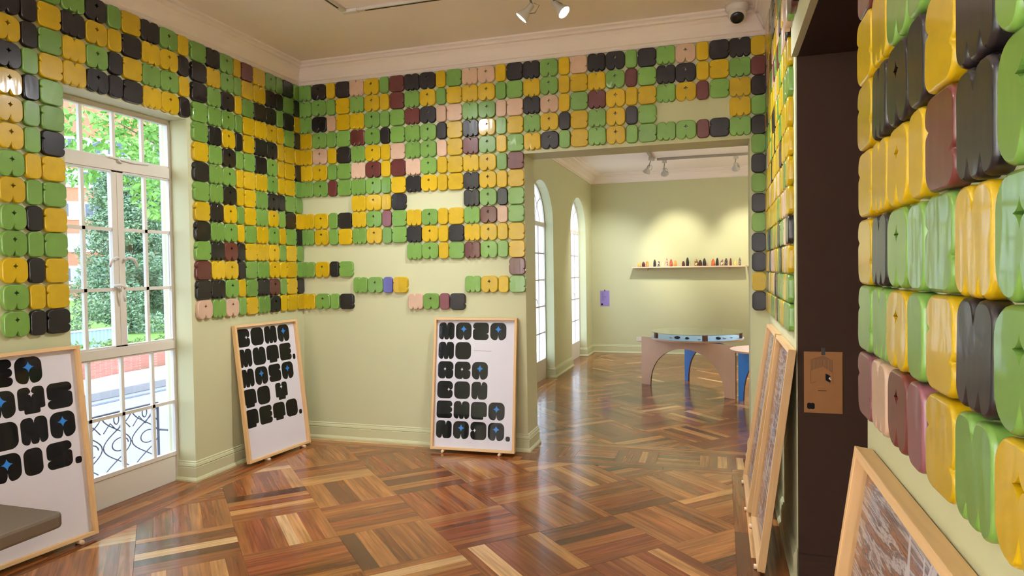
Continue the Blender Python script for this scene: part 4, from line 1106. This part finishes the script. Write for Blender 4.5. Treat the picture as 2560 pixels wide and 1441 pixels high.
# conifer
tr = empty('conifer_tree', (-20.5, 19.2, GZ), label='dense grey green conifer standing across the street', cat='tree')
rg = random.Random(3); bl = []
for k in range(130):
    t = rg.random() ** 1.15; z = 0.35 + 6.0 * t; rad = (1.95 * (1 - t) ** 0.55 + 0.2); a = rg.uniform(0, 2 * PI); q = rg.uniform(0.55, 0.9)
    bl.append(((rad * math.cos(a) * q, rad * math.sin(a) * q, z), rg.uniform(0.36, 0.62), 0.7))
leaf_cloud('foliage', M['conifer'], tr, bl, 52000, 0.13, 5)
MB().tube([(0, 0, 0), (0.05, 0.02, 2.5), (0, 0, 5.6)], 0.16, 10, 0.04).obj('trunk', M['bark'], tr, True)
tr = empty('conifer_tree', (-24.5, 24.8, GZ), label='second conifer closer to the white window reveal', cat='tree')
bl = []
for k in range(50):
    t = rg.random(); z = 0.4 + 6.8 * t; rad = (1.8 * (1 - t) ** 0.6 + 0.25); a = rg.uniform(0, 2 * PI)
    bl.append(((rad * math.cos(a) * 0.75, rad * math.sin(a) * 0.75, z), rg.uniform(0.36, 0.66), 0.75))
leaf_cloud('foliage', M['conifer'], tr, bl, 18000, 0.22, 6)
MB().tube([(0, 0, 0), (0.03, 0.02, 2.5), (0, 0, 5.0)], 0.15, 10, 0.04).obj('trunk', M['bark'], tr, True)
# broadleaf tree
tr = empty('street_tree', (-13.4, 15.4, GZ), label='bright green broadleaf street tree with branches hanging over the road', cat='tree')
bl = []; brs = []
for k in range(30):
    a = rg.uniform(0, 2 * PI); q = rg.uniform(0.4, 3.6); z = rg.uniform(4.0, 7.6)
    bl.append(((q * math.cos(a), q * math.sin(a) - 1.2, z), rg.uniform(0.45, 0.85), 0.8)); brs.append(bl[-1][0])
leaf_cloud('foliage', M['leaf'], tr, bl, 9500, 0.20, 7, 0.5)
tk = MB().tube([(0, 0, 0), (0.1, -0.1, 2.5), (0, -0.3, 4.5), (-0.1, -0.8, 6.8)], 0.17, 10, 0.05)
for b in brs[::2]: tk.tube([(0.0, -0.3, 4.2 + 0.2 * random.random()), (b[0] * 0.5, (b[1] - 0.3) * 0.5, (b[2] + 4.4) * 0.5 + 0.25), b], 0.05, 6, 0.012)
tk.obj('trunk', M['bark'], tr, True)
# hedge shrubs over the planter
pw = [(-11.45 - 0.25 * math.sin(PI * k / 16), 9.75 + 0.25 * k) for k in range(17)]
root = empty('planter_wall', (0, 0, GZ), label='low curved brick planter wall along the pavement', cat='wall')
sweep(pw, [(0, 0.1), (0.18, 0.1), (0.18, 0.47), (0, 0.47)]).obj('brick_body', M['brick2'], root)
sweep([(x - 0.02, y) for x, y in pw], [(-0.02, 0.47), (0.20, 0.47), (0.20, 0.51), (-0.02, 0.51)]).obj('coping', M['kerb'], root)
for k, (x, y, lb) in enumerate(((-12.75, 10.6, 'rounded shrub nearest the wooden fence behind the planter'), (-12.95, 12.0, 'loose yellow green shrub in the middle of the planter'), (-13.1, 13.4, 'low shrub at the far end of the planter'))):
    r_ = empty('shrub', (x, y, GZ + 0.12), label=lb, cat='shrub')
    leaf_cloud('foliage', M['hedge'], r_, [((rg.uniform(-.25, .25), rg.uniform(-.3, .3), rg.uniform(.22, .42)), rg.uniform(.2, .3), .75) for _ in range(8)], 1500, 0.09, 30 + k)
    MB().tube([(0, 0, 0), (0.02, 0.02, 0.4)], 0.03, 6, 0.015).obj('stem', M['bark'], r_)
# wooden fence
root = empty('wooden_fence', (-11.7, 8.0, GZ + 0.125), label='weathered vertical board fence beside the brick planter', cat='fence')
bd = MB().box((-0.012, 0, 0), (0.012, 0.10, 0.44)).mesh('board')
bd.materials.append(M['plank'])
for k in range(14): link_obj('board', bd, None, root, loc=(0, 0.118 * k, 0))
for z in (0.08, 0.34): MB().box((-0.05, 0, z), (-0.013, 1.64, z + 0.05)).obj('rail', M['kerb'], root)
# corrugated fence
root = empty('corrugated_fence', (-16.5, 12.6, GZ + 0.12), label='pale blue corrugated sheet fence in front of the brick building', cat='fence')
mb = MB(); pts = [(0.03 * (1 if k % 4 < 2 else 0), k * 0.03) for k in range(90)]
for (x, y) in pts: mb.v += [(x, y, 0), (x, y, 0.50)]
for k in range(89): mb.f.append((2 * k, 2 * k + 2, 2 * k + 3, 2 * k + 1))
mb.obj('sheet', M['corr'], root); MB().box((-0.03, 0, 0.49), (0.05, 2.67, 0.53)).obj('top_rail', M['facade_white'], root)
# apartment building far behind
ang = math.atan2(1.0, 0.85)
root = empty('apartment_building', (-51, 43, -3.5), (0, 0, ang), 'red brick apartment block with white window bands across the street', 'building')
FH = 2.68; ZW0 = 1.9
MB().box((-26, 0, 0), (26, 8, 20)).obj('brick_wall', M['brick'], root)
for fl in range(6):
    z = ZW0 + FH * fl
    MB().box((-26, -0.06, z - 0.12), (26, 0, z + 1.32)).obj('white_band', M['facade_white'], root)
    MB().box((-26, -0.10, z - 0.20), (26, 0, z - 0.12)).obj('sill_ledge', M['facade_white'], root)
    for k in range(-6, 8):
        x = k * 1.75 + (0.25 if fl % 2 else 0)
        f = MB().box((x, -0.10, z), (x + 1.35, -0.055, z + 1.18)).obj('window', M['facade_white'], root)
        for (q0, q1) in ((0.06, 0.64), (0.71, 1.29)):
            MB().box((x + q0, -0.112, z + 0.06), (x + q1, -0.101, z + 1.12)).obj('pane', M['pane_dark'] if random.random() < 0.72 else M['corr'], f)
# window grille
def grille(a, b, label):
    X = L - 0.335; root = empty('window_grille', (X, (a + b) / 2, 0.06), label=label, cat='grille', group='scrolled grilles outside the tall windows')
    hw = (b - a) / 2
    m = MB()
    for y in (-hw, hw): m.tube([(0, y, 0), (0, y, 0.50)], 0.010, 8)
    m.tube([(0, -hw, 0.05), (0, hw, 0.05)], 0.006, 8); m.tube([(0, -hw, 0.50), (0, hw, 0.50)], 0.008, 8)
    for y in (-hw, hw): m.tube([(0, y, 0.30), (0.09, y, 0.30)], 0.007, 8)
    m.obj('rail_frame', M['iron'], root)
    for i in range(4):
        c = -hw + (i + 0.5) * hw / 2; w = hw / 4
        s1 = [(0, c + w * 0.96 * math.cos(PI * 2 * k / 28) * (1 if i % 2 else -1), 0.06 + 0.43 * k / 28) for k in range(29)]
        s2 = [(0.009, c - w * 0.96 * math.cos(PI * 2 * k / 28) * (1 if i % 2 else -1), 0.06 + 0.43 * k / 28) for k in range(29)]
        lp = [(0, c + 0.020 * math.sin(2 * PI * k / 16), 0.452 + 0.034 * math.cos(2 * PI * k / 16)) for k in range(17)]
        cu = [(0.004, c + w * (0.2 + 0.55 * math.cos(1.7 * PI * k / 20)), 0.275 + 0.045 * math.sin(1.7 * PI * k / 20)) for k in range(21)]
        zz = [(0.004, c - w * 0.9 + 1.8 * w * k / 4, 0.385 + (0.05 if k % 2 else -0.01)) for k in range(5)]
        for p in (s1, s2, lp, cu, zz): MB().tube(p, 0.0042, 6).obj('scroll', M['iron'], root)
grille(*WIN[0], 'scrolled wrought iron grille outside the tall white window')
